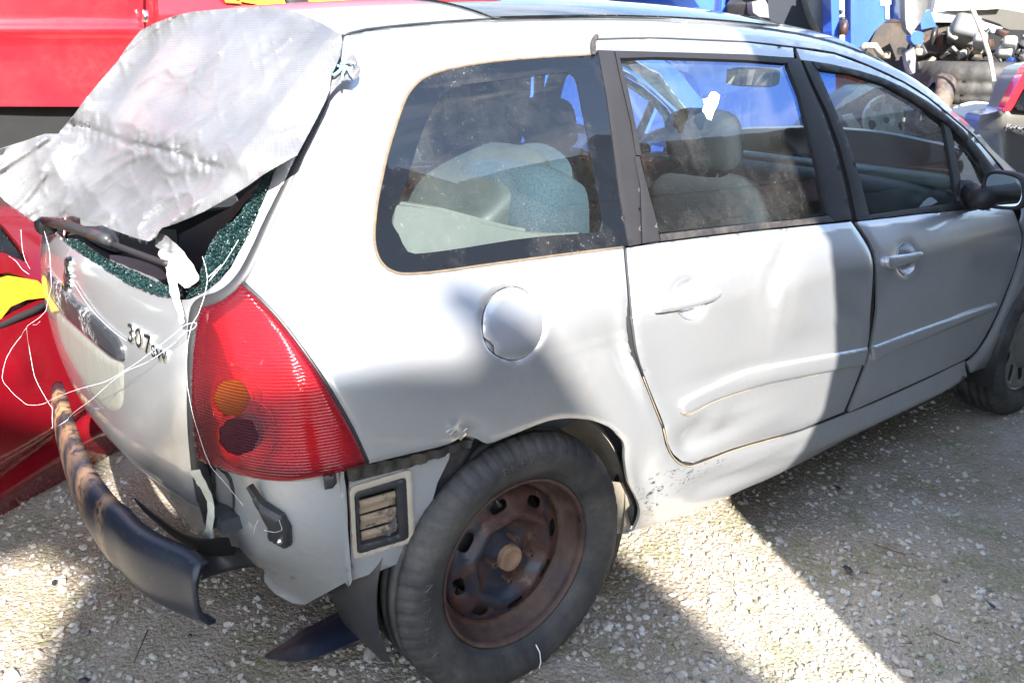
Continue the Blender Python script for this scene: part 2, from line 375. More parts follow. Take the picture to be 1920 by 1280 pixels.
def rustmat():
    g=G('rusty_steel'); a=g.noise(7,6,.65,.8); f=g.ramp(a,(.40,0),(.50,1)); b=g.ramp(g.noise(45,6,.75),(.35,0),(.7,1))
    rust=g.mix(b,(.030,.012,.010),(.085,.038,.024)); c=g.mix(f,(.016,.020,.034),rust); sp=g.ramp(g.noise(12,6,.7),(.62,0),(.72,1)); c=g.mix(g.math('MULTIPLY',sp,.5),c,(.26,.17,.12))
    g.set(col=c,rough=g.mix(f,(.38,)*3,(.62,)*3),metal=.0); g.bump(g.math('ADD',g.noise(90,5,.7),f),.35,.001); return g.m
RUST=rustmat()
RIMRUST=dusty('rusty_rim',(.038,.019,.016),(.14,.085,.058),.8,.5,.35,.7,12)
CREAM=dusty('dusty_primer_metal',(.42,.38,.31),(.30,.22,.14),.7,.6,.4,.7,8)
MUD=dusty('mud_slat',(.30,.23,.16),(.05,.045,.04),.9,.8,.52,.58,18)
BEAM=None
def beammat():
    g=G('rusty_navy_steel'); f=g.ramp(g.noise(9,7,.7,.5),(.66,0),(.72,1)); f2=g.ramp(g.noise(70,4,.7),(.62,0),(.7,1)); o=g.ramp(g.noise(38,4),(.4,0),(.6,1))
    ru=g.mix(o,(.33,.13,.04),(.42,.24,.12)); c=g.mix(g.math('MAXIMUM',f,g.math('MULTIPLY',f2,.4)),(.014,.019,.030),ru); g.set(col=c,rough=g.mix(f,(.36,)*3,(.8,)*3)); g.bump(g.noise(80,4,.6),.25,.001); return g.m
BEAM=beammat()
RUSTP=plain('orange_rust',(.36,.17,.065),.85,0,30,.5,.5)
SEATB=None
def fabric(name,c1,c2,sc=240):
    g=G(name); v=g.n.new('ShaderNodeTexVoronoi'); v.inputs['Scale'].default_value=sc; g.L(g.tc.outputs['Object'],v.inputs['Vector']); f=g.ramp(v.outputs[0],(.1,0),(.5,1)); g.set(col=g.mix(f,c1,c2),rough=.9); g.bump(f,.4,.001); return g.m
SEATB=fabric('blue_seat_fabric',(.010,.025,.045),(.035,.062,.088)); SEATD=fabric('dark_seat_fabric',(.010,.013,.018),(.022,.027,.036)); 
TRIMG=plain('light_grey_interior_plastic',(.13,.14,.14),.6,0,12,.2,.1); TRIMD=plain('dark_interior_plastic',(.03,.035,.04),.55,0,12,.4,.1)
def tapemat():
    g=G('yellowed_tape'); g.set(col=g.mix(g.ramp(g.noise(20,5,.6),(.4,0),(.6,1)),(.50,.49,.40),(.62,.62,.52)),rough=.45); return g.m
TAPE=tapemat()
def tarpmat():
    g=G('silver_woven_tarp'); w1=g.n.new('ShaderNodeTexWave'); w1.inputs['Scale'].default_value=95; w1.inputs['Distortion'].default_value=1.2; w1.bands_direction='Z'; w2=g.n.new('ShaderNodeTexWave'); w2.inputs['Scale'].default_value=95; w2.inputs['Distortion'].default_value=1.2; w2.bands_direction='Y'
    for w_ in (w1,w2): g.L(g.tc.outputs['Object'],w_.inputs['Vector'])
    h=g.math('ADD',w1.outputs['Fac'],w2.outputs['Fac']); cr=g.noise(16,6,.72,1.2,(1,1,.35)); fine=g.noise(60,5,.75,.5)
    c=g.mix(g.ramp(g.noise(4,6,.65),(.35,0),(.7,1)),(.17,.172,.185),(.28,.283,.295)); g.set(col=c,metal=.32,rough=.36)
    g.bump(g.math('ADD',g.math('MULTIPLY',h,.05),g.math('ADD',g.math('MULTIPLY',cr,1.0),g.math('MULTIPLY',fine,.30))),.45,.004)
    tr=g.n.new('ShaderNodeBsdfTransparent'); tl=g.n.new('ShaderNodeBsdfTranslucent'); tl.inputs[0].default_value=(.35,.35,.37,1)
    m=g.n.new('ShaderNodeMixShader'); m.inputs[0].default_value=.18; g.L(g.b.outputs[0],m.inputs[1]); g.L(tl.outputs[0],m.inputs[2])
    m2=g.n.new('ShaderNodeMixShader'); g.L(g.math('MULTIPLY',g.ramp(h,(.25,1),(.7,0)),.30),m2.inputs[0]); g.L(m.outputs[0],m2.inputs[1]); g.L(tr.outputs[0],m2.inputs[2]); g.L(m2.outputs[0],g.out.inputs[0]); return g.m
TARP=tarpmat()
def lensmat():
    g=G('red_tail_lens'); tr=g.n.new('ShaderNodeBsdfTransparent'); tr.inputs[0].default_value=(.82,.085,.12,1)
    df=g.n.new('ShaderNodeBsdfDiffuse'); df.inputs[0].default_value=(.34,.022,.04,1); m=g.n.new('ShaderNodeMixShader'); m.inputs[0].default_value=.20; g.L(tr.outputs[0],m.inputs[1]); g.L(df.outputs[0],m.inputs[2])
    gl=g.n.new('ShaderNodeBsdfGlossy'); gl.inputs['Roughness'].default_value=.09; fr=g.n.new('ShaderNodeFresnel'); fr.inputs[0].default_value=1.5
    m2=g.n.new('ShaderNodeMixShader'); g.L(fr.outputs[0],m2.inputs[0]); g.L(m.outputs[0],m2.inputs[1]); g.L(gl.outputs[0],m2.inputs[2])
    sc=g.ramp(g.noise(60,4,.7,.3,(1,1,.3)),(.66,0),(.74,1)); sc=g.math('MULTIPLY',sc,g.ramp(g.noise(5,3,.5),(.45,0),(.6,1))); d2=g.n.new('ShaderNodeBsdfDiffuse'); d2.inputs[0].default_value=(.8,.45,.45,1); m3=g.n.new('ShaderNodeMixShader'); g.L(g.math('MULTIPLY',sc,.6),m3.inputs[0]); g.L(m2.outputs[0],m3.inputs[1]); g.L(d2.outputs[0],m3.inputs[2]); g.L(m3.outputs[0],g.out.inputs[0]); return g.m
LENS=lensmat()
REFL=plain('lamp_reflector',(.62,.60,.58),.18,.9,40,.2,.3); AMBL=plain('amber_lens',(.17,.030,.004),.3,0,40,.3,.3,0); SMKL=plain('smoked_lens',(.045,.005,.011),.3,0,40,.3,.3,0)
for m_0 in (AMBL,SMKL): m_0.node_tree.nodes['Principled BSDF'].inputs['Specular IOR Level'].default_value=.22
AMBER=plain('amber_bulb_cover',(.95,.42,.02),.3,0,20,.2,.3); SMOKE=plain('smoked_bulb_cover',(.05,.05,.06),.25,0,20,.3,.3)
STRW=plain('white_string',(.75,.78,.80),.6,0,50,.1,0); STRB=plain('light_blue_string',(.28,.62,.78),.6,0,50,.1,0)
WCLOTH=plain('white_cloth',(.58,.58,.57),.85,0,60,.1,.6)
CRUMB=G('green_glass_crumbs').set(col=(.005,.020,.019),rough=.08,ior=1.55,coat=1.).m
CRACK=None
def crackmat():
    g=G('shattered_dark_glass'); v=g.n.new('ShaderNodeTexVoronoi'); v.feature='DISTANCE_TO_EDGE'; v.inputs['Scale'].default_value=130; g.L(g.tc.outputs['Object'],v.inputs['Vector']); e=g.ramp(v.outputs['Distance'],(.0,1),(.06,0)); r=g.ramp(g.noise(22,5,.7),(.42,0),(.6,1)); f=g.math('MULTIPLY',e,r)
    g.set(col=g.mix(f,(.008,.022,.024),(.35,.55,.52)),rough=.12); g.bump(v.outputs['Distance'],.6,.003); return g.m
CRACK=crackmat()
# ================================================================ SILVER ESTATE CAR
CARG='silver estate car'
car=thing('parked_car','wrecked silver estate car in the foreground with a tarp over its broken rear window','car')
def pxy(l): return [tuple(p) for p in l]
def to_xz(l):
    P=proj_cam(np.array(l,float)); return [(a[0],a[2]) for a in P]
SEAL=dusty('window_seal_rubber',(.016,.016,.018),(.14,.115,.09),.35,.5)
# --- outlines traced on the flank
gap_tail=[(458,527),(476,492),(495,452),(518,400),(540,350),(555,318),(570,285),(590,245),(608,205),(622,160),(638,110),(642,66)]
ditch=[(642,66),(688,55),(779,45),(888,37),(997,33),(1143,33),(1260,36),(1330,41),(1400,48),(1475,59),(1500,63),(1555,76),(1620,99),(1697,135),(1741,163),(1773,191),(1806,221),(1839,251),(1861,278),(1913,325)]
doortop=[(1895,330),(1878,308),(1854,281),(1828,252),(1784,214),(1741,179),(1697,151),(1631,120),(1566,96),(1490,85),(1402,75),(1300,70),(1220,67),(1120,69)]
glass_o=[(1114,101),(1041,105),(968,110),(905,117),(859,125),(822,134),(790,149),(768,173),(756,198),(743,236),(728,286),(718,330),(709,375),(704,415),(703,450),(709,478),(720,496),(735,507),(760,513),(822,509),(914,496),(1041,479),(1169,463)]
doorgap=[(1171,466),(1174,500),(1180,560),(1186,620),(1192,662),(1204,705),(1222,752),(1242,800),(1250,835),(1262,858),(1278,871),(1302,874),(1338,861),(1377,846),(1427,831),(1472,819),(1504,810),(1584,779),(1640,757),(1740,712),(1778,693),(1812,677)]
sillbot=[(1812,705),(1780,733),(1690,780),(1640,805),(1576,836),(1501,874),(1442,901),(1397,919),(1338,946),(1249,981),(1178,1000)]
arch=[(1189,997),(1199,978),(1202,957),(1195,930),(1182,905),(1177,880),(1174,860),(1174,842),(1170,828),(1157,812),(1143,801),(1122,792),(1101,787),(1070,785),(1039,788),(1018,794),(987,806),(945,823),(916,833),(899,825),(882,821),(866,824),(847,832),(820,840)]
tl_edge=[(694,870),(664,804),(631,747),(598,694),(565,647),(526,597),(486,556)]
quarter=gap_tail+sm(ditch,2)[1:]+sm(doortop,2)+sm(glass_o,3)+sm(doorgap,2)+sillbot+sm(arch,2)+[(760,854)]+sm(tl_edge,2)
flap=[(961,535),(935,543),(917,562),(906,588),(905,618),(912,645),(928,665),(957,677),(985,672),(1008,652),(1020,625),(1020,592),(1006,562),(985,542)]
DENT=[(1186,665,4,60,-14,.006),(1150,640,90,5,-14,.002),(1230,880,5,30,30,.006),(1380,880,110,5,-24,.005),(1450,862,60,4,-24,.004),(1178,690,14,60,-20,-.012),(1200,720,10,40,-20,.010),(1160,640,60,70,0,-.010),(872,812,26,18,10,-.010),(850,800,9,9,0,.006),(1100,640,110,40,-10,-.006),(1215,900,30,60,0,-.012),(1330,905,60,16,-18,-.012),(1250,930,70,22,-22,.008),(1420,850,60,10,-20,.004),(1450,870,70,10,-22,-.006),(1655,777,190,9,-24.6,.016),(1650,806,200,12,-24.6,-.010)]
q=patch('quarter_panel',quarter,SILVER,car,holes=[sm(flap,2,True)],step=8,thick=.008,bumps=DENT,edge=(7,.004))
qm=mirror(q,car)
# fuel flap
fl=[((x-963)*.965+963,(y-606)*.965+606) for x,y in flap]
fl2=sm(fl[:5]+[(909,632),(922,640),(928,650),(930,664)]+fl[7:],2,True)
fp=patch('fuel_flap',fl2,SILVER,car,off=-.0015,thick=.004,step=10,edge=(5,.002))
patch('flap_recess',[((x-963)*1.02+963,(y-606)*1.02+606) for x,y in flap],SILVER_IN,fp,off=-.018,thick=.002,step=14)
# rear door
rd=[(1177,464),(1236,455),(1300,447),(1366,439),(1430,432),(1497,425),(1550,420),(1598,415)]+sm([(1600,418),(1620,447),(1634,473),(1639,498),(1639,528),(1636,582),(1630,637),(1619,684),(1601,732),(1584,773)],2)+[(1504,805),(1472,814),(1427,826),(1377,841),(1338,856),(1302,869)]+sm([(1282,866),(1268,854),(1257,832),(1249,798),(1229,747),(1211,702),(1198,660),(1192,620),(1186,560),(1180,500)],2)
RDB=[(1350,800,5,34,62,.006),(1340,835,70,5,-24,.005),(1300,825,5,22,20,-.006),(1390,770,60,6,-20,.004),(1465,560,5,80,8,.004),(1560,600,5,60,-38,-.004),(1462,500,12,46,18,-.013),(1490,540,26,70,12,.007),(1420,560,50,90,10,-.010),(1580,560,44,60,-30,-.010),(1600,600,20,60,-35,.006),(1520,640,50,30,-10,-.008),(1330,810,60,26,-20,-.022),(1300,840,26,18,0,-.012),(1345,790,16,26,30,.010),(1420,790,60,24,-15,.010),(1250,720,40,80,-10,-.006),(1440,700,90,16,-10,.005),(1380,700,90,14,-14,-.006)]
rdo=patch('rear_door',rd,SILVER,car,step=9,thick=.008,bumps=RDB,edge=(6,.004),holes=[sm([(1264,553),(1270,532),(1284,523),(1300,524),(1315,536),(1322,556),(1320,578),(1310,593),(1296,599),(1280,594),(1268,578)],2,True)])
cup=[(1264,553),(1270,532),(1284,523),(1300,524),(1315,536),(1322,556),(1320,578),(1310,593),(1296,599),(1280,594),(1268,578)]
patch('handle_recess',sm(cup,2,True),SILVER,rdo,off=0,thick=.003,step=6,crown=(26,-.022))
hb=sm([(1231,562),(1237,557),(1268,556),(1310,550),(1344,541),(1352,545),(1351,557),(1328,568),(1290,578),(1244,586),(1233,583)],2,True)
patch('door_handle',hb,SILVER,rdo,off=.014,thick=.012,step=4,crown=(5,.005))
md=sm([(1275,764),(1280,752),(1300,738),(1338,720),(1397,695),(1457,681),(1546,666),(1627,651)],2)+sm([(1622,684),(1546,699),(1487,710),(1442,719),(1397,732),(1338,752),(1302,771),(1287,776),(1277,773)],2)
patch('side_moulding',md,SILVER,rdo,off=.002,thick=.006,step=3.2,crown=(8,.008),bumps=RDB)
rf=patch('upper_frame',[(1118,74),(1220,71),(1402,79),(1488,89),(1490,107),(1400,101),(1300,98),(1165,94),(1119,93)],SILVER,rdo,off=0,thick=.01,step=9,edge=(4,.003))
gl_r=sm([(1162,109),(1230,107),(1320,110),(1400,113),(1474,119)],2)+sm([(1476,122),(1500,180),(1520,262),(1540,340),(1554,402)],2)+[(1500,410),(1402,418),(1236,436)]+sm([(1234,430),(1217,363),(1203,300),(1190,225),(1176,160)],2)
patch('window_glass',gl_r,GLASS,rdo,off=-.012,thick=0,step=14)
def trim(name,poly,par,mat=TRIM,off=-.001,crown=(4,.0012),step=7,thick=.012): return patch(name,poly,mat,par,off=off,thick=thick,step=step,crown=crown)
trim('pillar_cover',[(1121,94),(1151,95),(1161,143),(1182,232),(1192,292),(1199,349),(1202,457),(1179,461),(1162,366),(1149,263),(1137,177)],rdo)
trim('corner_cover',[(1190,294),(1199,293),(1217,363),(1231,415),(1237,451),(1205,456),(1201,349)],rdo,off=.002)
trim('window_seal',[(1153,95),(1300,99),(1400,102),(1478,108),(1480,113),(1474,119),(1400,113),(1320,110),(1230,107),(1162,109),(1176,160),(1190,225),(1203,291),(1193,291),(1184,232),(1163,143)],rdo,mat=TRIM,off=.001)
trim('pillar_cover',[(1476,108),(1500,111),(1521,164),(1543,211),(1565,274),(1582,339),(1597,411),(1566,415),(1554,403),(1540,340),(1520,262),(1500,180),(1477,122)],rdo)
trim('belt_seal',[(1238,439),(1402,420),(1500,411),(1554,404),(1566,415),(1497,422),(1430,429),(1366,436),(1300,444),(1239,452)],rdo,mat=SEAL)
# front door
fd=[(1609,415),(1680,407),(1740,400),(1790,395),(1832,391),(1880,389),(1900,393)]+sm([(1903,397),(1911,418),(1917,440),(1917,455),(1911,480),(1903,508),(1888,546),(1870,590),(1850,632),(1832,659),(1812,674)],2)+[(1778,690),(1740,708),(1640,753),(1594,773)]+sm([(1611,728),(1628,680),(1639,636),(1646,582),(1648,528),(1647,498),(1642,470),(1629,445),(1611,420)],2)
cupf=[(1683,485),(1685,466),(1694,456),(1705,456),(1713,466),(1717,482),(1715,502),(1706,513),(1695,515),(1687,505)]
FDB=[(1830,620,30,40,-20,-.006),(1700,560,120,30,-15,.003)]
fdo=patch('front_door',fd,SILVER,car,step=9,thick=.008,edge=(5,.004),bumps=FDB,holes=[sm(cupf,2,True)])
patch('handle_recess',sm(cupf,2,True),SILVER,fdo,off=0,thick=.003,step=5,crown=(15,-.020))
patch('door_handle',sm([(1667,483),(1674,479),(1700,476),(1725,471),(1731,473),(1729,484),(1712,491),(1690,499),(1673,504),(1668,498)],2,True),SILVER,fdo,off=.015,thick=.014,step=4,crown=(4,.004))
patch('side_moulding',sm([(1634,650),(1680,633),(1731,614),(1803,589),(1840,576),(1874,566)],2)+sm([(1872,577),(1840,592),(1803,607),(1731,637),(1680,657),(1634,680)],2),SILVER,fdo,off=.002,thick=.006,step=3,crown=(7,.008))
patch('upper_frame',[(1494,90),(1566,101),(1631,125),(1697,156),(1741,184),(1784,219),(1828,257),(1854,287),(1878,317),(1888,334),(1876,330),(1862,311),(1839,280),(1806,242),(1773,214),(1741,190),(1697,164),(1653,144),(1609,131),(1557,119),(1524,114),(1503,111)],SILVER,fdo,off=0,thick=.01,step=8,edge=(4,.003))
gl_f=sm([(1533,131),(1600,141),(1660,161),(1710,189),(1760,223),(1768,232)],2)+sm([(1772,250),(1785,320),(1796,378)],2)+[(1740,386),(1632,400)]+sm([(1628,395),(1613,335),(1591,265),(1563,198)],2)
patch('window_glass',gl_f,GLASSF,fdo,off=-.012,thick=0,step=14)
patch('quarter_light',sm([(1784,240),(1812,268),(1835,303),(1850,338)],2)+[(1840,350),(1822,345),(1806,358)],GLASSF,fdo,off=-.012,thick=0,step=12)
trim('divider_bar',[(1768,226),(1782,236),(1792,290),(1803,345),(1808,380),(1796,380),(1785,320),(1773,250)],fdo,off=-.002)
trim('pillar_cover',[(1506,113),(1524,115),(1533,130),(1563,198),(1591,265),(1613,335),(1628,396),(1633,409),(1607,413),(1592,339),(1575,274),(1552,211),(1529,164)],fdo)
trim('window_seal',[(1524,115),(1557,120),(1609,132),(1653,145),(1697,165),(1741,191),(1773,215),(1806,243),(1839,281),(1862,312),(1876,332),(1860,345),(1850,338),(1835,303),(1812,268),(1784,240),(1768,226),(1760,222),(1710,188),(1660,160),(1600,140),(1533,130)],fdo,mat=SEAL,off=.002,crown=(7,.008))
trim('belt_seal',[(1632,402),(1740,387),(1796,380),(1808,381),(1832,389),(1790,394),(1740,398),(1680,405),(1610,413)],fdo,mat=SEAL)
# door mirror
def ringloft(name,rings,mat,parent,cap0=True,cap1=True,smooth=True):
    n=len(rings[0]); V=np.concatenate([np.array(r) for r in rings]); F_=[]
    for j in range(len(rings)-1):
        for i in range(n): F_.append((j*n+i,j*n+(i+1)%n,(j+1)*n+(i+1)%n,(j+1)*n+i))
    if cap0:F_.append(tuple(range(n))[::-1])
    if cap1:F_.append(tuple((len(rings)-1)*n+i for i in range(n)))
    return mk(name,V,F_,mat,parent,smooth)
mo=sm([(1840,350),(1842,334),(1850,324),(1862,321),(1881,323),(1899,327),(1912,334),(1919,347),(1920,372),(1915,386),(1905,393),(1881,393),(1851,389),(1842,380)],2,True)
mc=np.mean([on(x,y,0,1.97) for x,y in mo],0)
def mring(k,xo,polym=mo): return [ (lambda p:(mc[0]+xo,mc[1]+(p[1]-mc[1])*k,mc[2]+(p[2]-mc[2])*k))(on(x,y,0,1.97)) for x,y in polym]
hs=ringloft('door_mirror',[mring(.86,.012),mring(.9,.0),mring(1,0),mring(1.03,.03),mring(.98,.07),mring(.8,.11),mring(.45,.13)],TRIM,car,cap0=True)
MIRM=plain('mirror_silvering',(.80,.84,.85),.02,1,5,.02,0)
ringloft('mirror_glass',[mring(.84,.009),mring(.84,.011)],MIRM,hs,smooth=False)
tube('mirror_stem',[on(1818,368,1,-.80),on(1830,372,1,-.84),on(1846,374,1,-.90)],.035,TRIM,hs,seg=12,rr=[.045,.034,.036])
patch('mirror_base',sm([(1800,342),(1812,337),(1824,341),(1834,353),(1840,366),(1838,390),(1810,391),(1803,380)],2,True),TRIM,hs,off=.004,thick=.01,step=6,crown=(12,.02))
for o in (rdo,fdo,hs): mirror(o,car)
DIRTL=plain('tan_dirt_line',(.17,.135,.09),.9,0,30,.4,.2)
def dirtline(pts,r=.0011,off=-.0005,par=None):
    V=np.array(sm(pts,4)); P=proj_cam(V,off); rr_0=r*(.5+.9*vnoise(V/17,61)); tube('dirt_line',P,r,DIRTL,par or rdo,seg=5,rr=rr_0)
dirtline([(1244,803),(1252,836),(1264,859),(1280,871),(1302,873),(1338,859),(1377,844),(1427,829),(1470,818)],.0017)
dirtline([(1206,706),(1224,753),(1243,800)],.0013); dirtline([(1278,774),(1290,778),(1304,773),(1340,753),(1399,733),(1444,720),(1489,711),(1546,700)],.0013); dirtline([(1275,764),(1281,751),(1300,737),(1338,719),(1397,694)],.0008)
dirtline([(1234,584),(1240,588),(1275,584)],.001)
# creased flap of bodywork ahead of the rear arch
# seals in the shut lines
def gapline(pts,off=-.014,r=.0075,name='shut_line_seal',mat=DARK):
    V=np.array(sm(pts,3)); P=proj_cam(V); N=grad(P); return tube(name,P+N*off,r,mat,car,seg=6)
gapline(doorgap[:12]); gapline([(1598,411),(1605,418),(1627,447),(1638,473),(1644,498),(1644,528),(1641,582),(1635,637),(1624,684),(1606,732),(1588,776)])
gapline(doorgap[11:]); gapline([(1117,72),(1115,105),(1140,220),(1158,340),(1174,464)]); gapline([(1502,111),(1525,164),(1548,211),(1570,274),(1588,339),(1603,411)],-.012); gapline([(1904,396),(1914,418),(1920,440),(1920,455),(1915,480),(1892,547),(1874,591),(1854,632),(1835,660),(1815,675)])
gapline(doortop,-.012,.006)
rs=[(1118,70),(1112,78),(1110,92),(1112,104)]; P=proj_cam(np.array(sm(rs,4))); tube('rubber_seal',P+grad(P)*.002,.006,RUBBER,car,seg=6)
P=proj_cam(np.array(sm([(x+(.5 if i<14 else 0),y-1) for i,(x,y) in enumerate(ditch)],2))); 
dl=[p for p in P[:24]]; tube('roof_gutter_seal',np.array(dl)-grad(np.array(dl))*.001,.0022,BLACKP,car,seg=6)
# quarter glass: black border + clear middle
qg_in=sm([(748,440),(735,418),(738,398),(750,372),(764,335),(782,275),(803,222),(830,177),(868,160),(930,152),(1000,143),(1050,137),(1072,140),(1082,158),(1092,210),(1106,280),(1118,345),(1130,410),(1130,428),(1112,436),(1040,441),(960,450),(880,463),(800,474),(765,472)],2,True)
qo=[((x-940)*.995+940,(y-310)*.99+310) for x,y in glass_o]; qo=[(qo[0][0]+16,qo[0][1])]+qo+[(qo[-1][0]+12,qo[-1][1]-2)]
qgo=patch('quarter_window',[qo[0]]+sm(qo[1:-1],3)+[qo[-1]],FRIT,car,holes=[qg_in],off=-.003,thick=.003,step=10)
qgg=patch('clear_glass',qg_in,GLASS,qgo,off=-.004,thick=0,step=14)
g_=G('dusty_seal'); g_.set(col=g_.mix(g_.noise(40,5),(.03,.025,.02),(.20,.15,.10)),rough=.9)
P=proj_cam(np.array(sm(glass_o,4))); tube('glass_edge_seal',P+grad(P)*-.0025,.0030,g_.m,qgo,seg=6)
mirror(qgo,car)
# roof, glass roof, screen, bonnet, front
dp=proj_cam(np.array(ditch[:13],float)); rr_=[(p[0],p[1]+.004) for p in dp]; rr_=[r for r in rr_ if r[0]<1.66]
roofpoly=rr_+[(1.70,-.40),(1.74,-.2),(1.75,0),(1.74,.2),(1.70,.40)]+[(x,-y) for x,y in rr_[::-1]]+[(-.33,.3),(-.35,0),(-.33,-.3)]
GLR=glass('dark_roof_glass',(.25,.28,.28),.05)
glr=[(.22,-.42),(1.25,-.42),(1.42,-.38),(1.46,0),(1.42,.38),(1.25,.42),(.22,.42),(.18,0)]
rf_=patch('roof',roofpoly,SILVER,car,holes=[[(x*.985+.012,y*.975) for x,y in glr]],space='z',step=.05,thick=.008,off=.001)
patch('glass_roof',glr,GLR,rf_,space='z',step=.05,off=.006,thick=.004)
ws=[(-.50,1.43),(-.3,1.48),(0,1.49),(.3,1.48),(.50,1.43),(.57,1.2),(.62,1.03),(.4,.985),(0,.975),(-.4,.985),(-.62,1.03),(-.57,1.2)]
patch('windscreen',ws,GLASSF,car,space='f',step=.05,off=-.006,thick=0)
hd=[(2.42,-.70),(2.8,-.73),(3.2,-.66),(3.42,-.5),(3.5,0),(3.42,.5),(3.2,.66),(2.8,.73),(2.42,.70),(2.5,.35),(2.52,0),(2.5,-.35)]
patch('bonnet',hd,SILVER,car,space='z',step=.06,thick=.01)
fe=to_xz([(1921,400),(1916,418),(1923,440),(1923,455),(1918,480),(1895,548),(1877,592),(1857,634),(1838,662),(1817,681),(1822,700),(1841,692)])
fx=[(2.708+.345*math.cos(a),.305+.345*math.sin(a)) for a in np.radians(np.arange(196,-20,-9))]
fe=[p for p in fe]+[p for p in fx if p[0]>fe[-1][0]-.05][1:]+[(3.35,.3),(3.42,.55),(3.3,.80),(3.1,.88),(2.8,.95),(2.45,.99)]
fo=patch('fender',fe,SILVER,car,space='y',step=.03,thick=.008,edge=(.015,.004)); mirror(fo,car)
patch('front_bumper',[(-.62,.22),(.62,.22),(.62,.62),(.3,.70),(-.3,.70),(-.62,.62)],SILVER,car,space='f',step=.06,thick=.02)
# ---------------------------------------------------------------- tail
def rp_(l):
    P=proj_cam(np.array(l,float)); return [(math.atan2(-a[1],.2-a[0])*.9,a[2]) for a in P]
tge=rp_([(606,200),(585,240),(566,278),(548,313),(533,345),(512,392),(490,444),(474,470),(457,497),(440,520),(420,536),(400,548),(376,556),(362,562),(352,580),(348,620),(347,700),(347,780),(351,850),(360,915),(372,965),(381,1005)])
tgb=[p for p in rp_([(365,1010),(346,1000),(328,988),(310,975),(292,959),(270,936),(248,908),(219,871)]) if p[0]>.02]
top=[(tge[0][0]-.03,1.40),(tge[0][0]-.12,1.43),(0.2,1.455)]
R_=top[::-1]+tge+tgb; tgpoly=R_+[(-a,b) for a,b in R_[::-1] if a>.001]
wo=rp_([(556,222),(543,256),(528,290),(512,322),(504,347),(493,372),(479,406),(465,437),(446,470),(430,500),(408,525),(383,545),(352,560),(331,562),(310,556),(279,548),(247,535),(216,517),(190,499)]); wo=[p for p in wo if p[0]>.02]
wt=[(wo[0][0]-.02,1.34),(wo[0][0]-.12,1.385),(.15,1.40)]; WR=wt[::-1]+wo; wpoly=WR+[(-a,b) for a,b in WR[::-1]]
rc=rp_([(124,600),(117,640),(120,665),(149,715),(170,744),(190,765),(201,773),(215,772),(226,765),(229,746),(230,694),(228,676),(206,667),(185,650),(154,623)])
tg=patch('tailgate',tgpoly,SILVER,car,holes=[wpoly],space='r',step=.022,thick=.012,edge=(.012,.005),disp=lambda V,P:gauss(V,(.25,.62,.2,.01,30,.002))-.010*np.clip((.52-V[:,1])/.05,0,1))
def cp(name,poly,mat,parent=tg,off=.002,thick=.003,step=7,crown=None,bumps=(),edge=None,disp=None): return patch(name,poly,mat,parent,off=off,thick=thick,step=step,crown=crown,bumps=bumps,edge=edge,disp=disp)
BR=G('scuffed_brushed_metal'); BR.set(col=BR.mix(BR.ramp(BR.noise(30,7,.7,0,(4,4,.4)),(.35,0),(.65,1)),(.26,.27,.26),(.35,.345,.29)),metal=.5,rough=.42); BR=BR.m
cp('plate_recess',sm([(100,560),(112,590),(131,608),(154,630),(185,657),(206,674),(228,682),(230,700),(229,746),(226,763),(215,770),(203,770),(190,760),(170,738),(149,710),(128,676),(112,640),(104,606)],2),BR,off=.0035,thick=.003,step=6,edge=(7,.004))
SCR=G('scratched_black_strip'); a_=SCR.ramp(SCR.noise(55,7,.8,2.5,(1,1,.6)),(.53,0),(.56,1)); b_=SCR.ramp(SCR.noise(9,3,.6),(.50,0),(.62,1)); SCR.set(col=SCR.mix(SCR.math('MULTIPLY',a_,b_),(.022,.024,.028),(.62,.62,.60)),rough=.35,coat=.3); SCR=SCR.m
cp('handle_strip',sm([(86,503),(98,518),(112,533),(143,565),(185,602),(216,633),(227,655),(229,676)],2)+sm([(218,673),(206,667),(185,650),(154,623),(129,600),(110,579),(90,550)],2),SCR,off=.006,thick=.01,step=5,crown=(8,.006))
# broken rear window: cracked black rim and loose crumbs
lo_out=[(116,448),(133,462),(154,477),(185,496),(216,517),(247,535),(279,548),(310,556),(331,561)]
lo_in=[(337,541),(320,537),(300,531),(279,522),(247,507),(206,490),(180,474),(164,462),(143,448)]
cp('shattered_glass',sm(lo_out,2)+sm(lo_in,2),CRACK,off=-.008,thick=.004,step=6,disp=lambda V,P:.003*(vnoise(V/5,3)-.5))
ri_out=[(352,559),(383,544),(408,524),(430,499),(446,469),(466,436),(480,405),(494,371),(505,346),(516,318),(528,295)]
ri_in=[(506,300),(490,335),(470,368),(452,398),(440,412),(414,431),(393,458),(385,483),(375,512),(370,530),(350,545)]
cp('shattered_glass',ri_out+ri_in,CRACK,off=-.008,thick=.004,step=8,disp=lambda V,P:.004*(vnoise(V/6,4)-.5))
def crumbs(name,poly,n,s0,s1,mat,parent,off):
    P=np.array(poly); lo,hi=P.min(0),P.max(0); q=RNG.random((n*6,2))*(hi-lo)+lo; q=q[inpoly(q,poly)][:n]; W_=proj_cam(q); W_=W_+grad(W_)*(off+RNG.random((len(q),1))*.006)
    V=[];F_=[]
    base=np.array([(-1,-1,-1),(1,-1,-1),(1,1,-1),(-1,1,-1),(-1,-1,1),(1,-1,1),(1,1,1),(-1,1,1)])*.5; fc=np.array([(0,3,2,1),(4,5,6,7),(0,1,5,4),(1,2,6,5),(2,3,7,6),(3,0,4,7)])
    for i,p in enumerate(W_):
        s=RNG.uniform(s0,s1); Q_=np.linalg.qr(RNG.normal(size=(3,3)))[0]; V.append((base*(s,s*RNG.uniform(.6,1.2),s*.7))@Q_+p+RNG.normal(size=(8,3))*s*.08); F_.append(fc+8*i)
    return mk(name,np.concatenate(V),np.concatenate(F_),mat,parent,False)
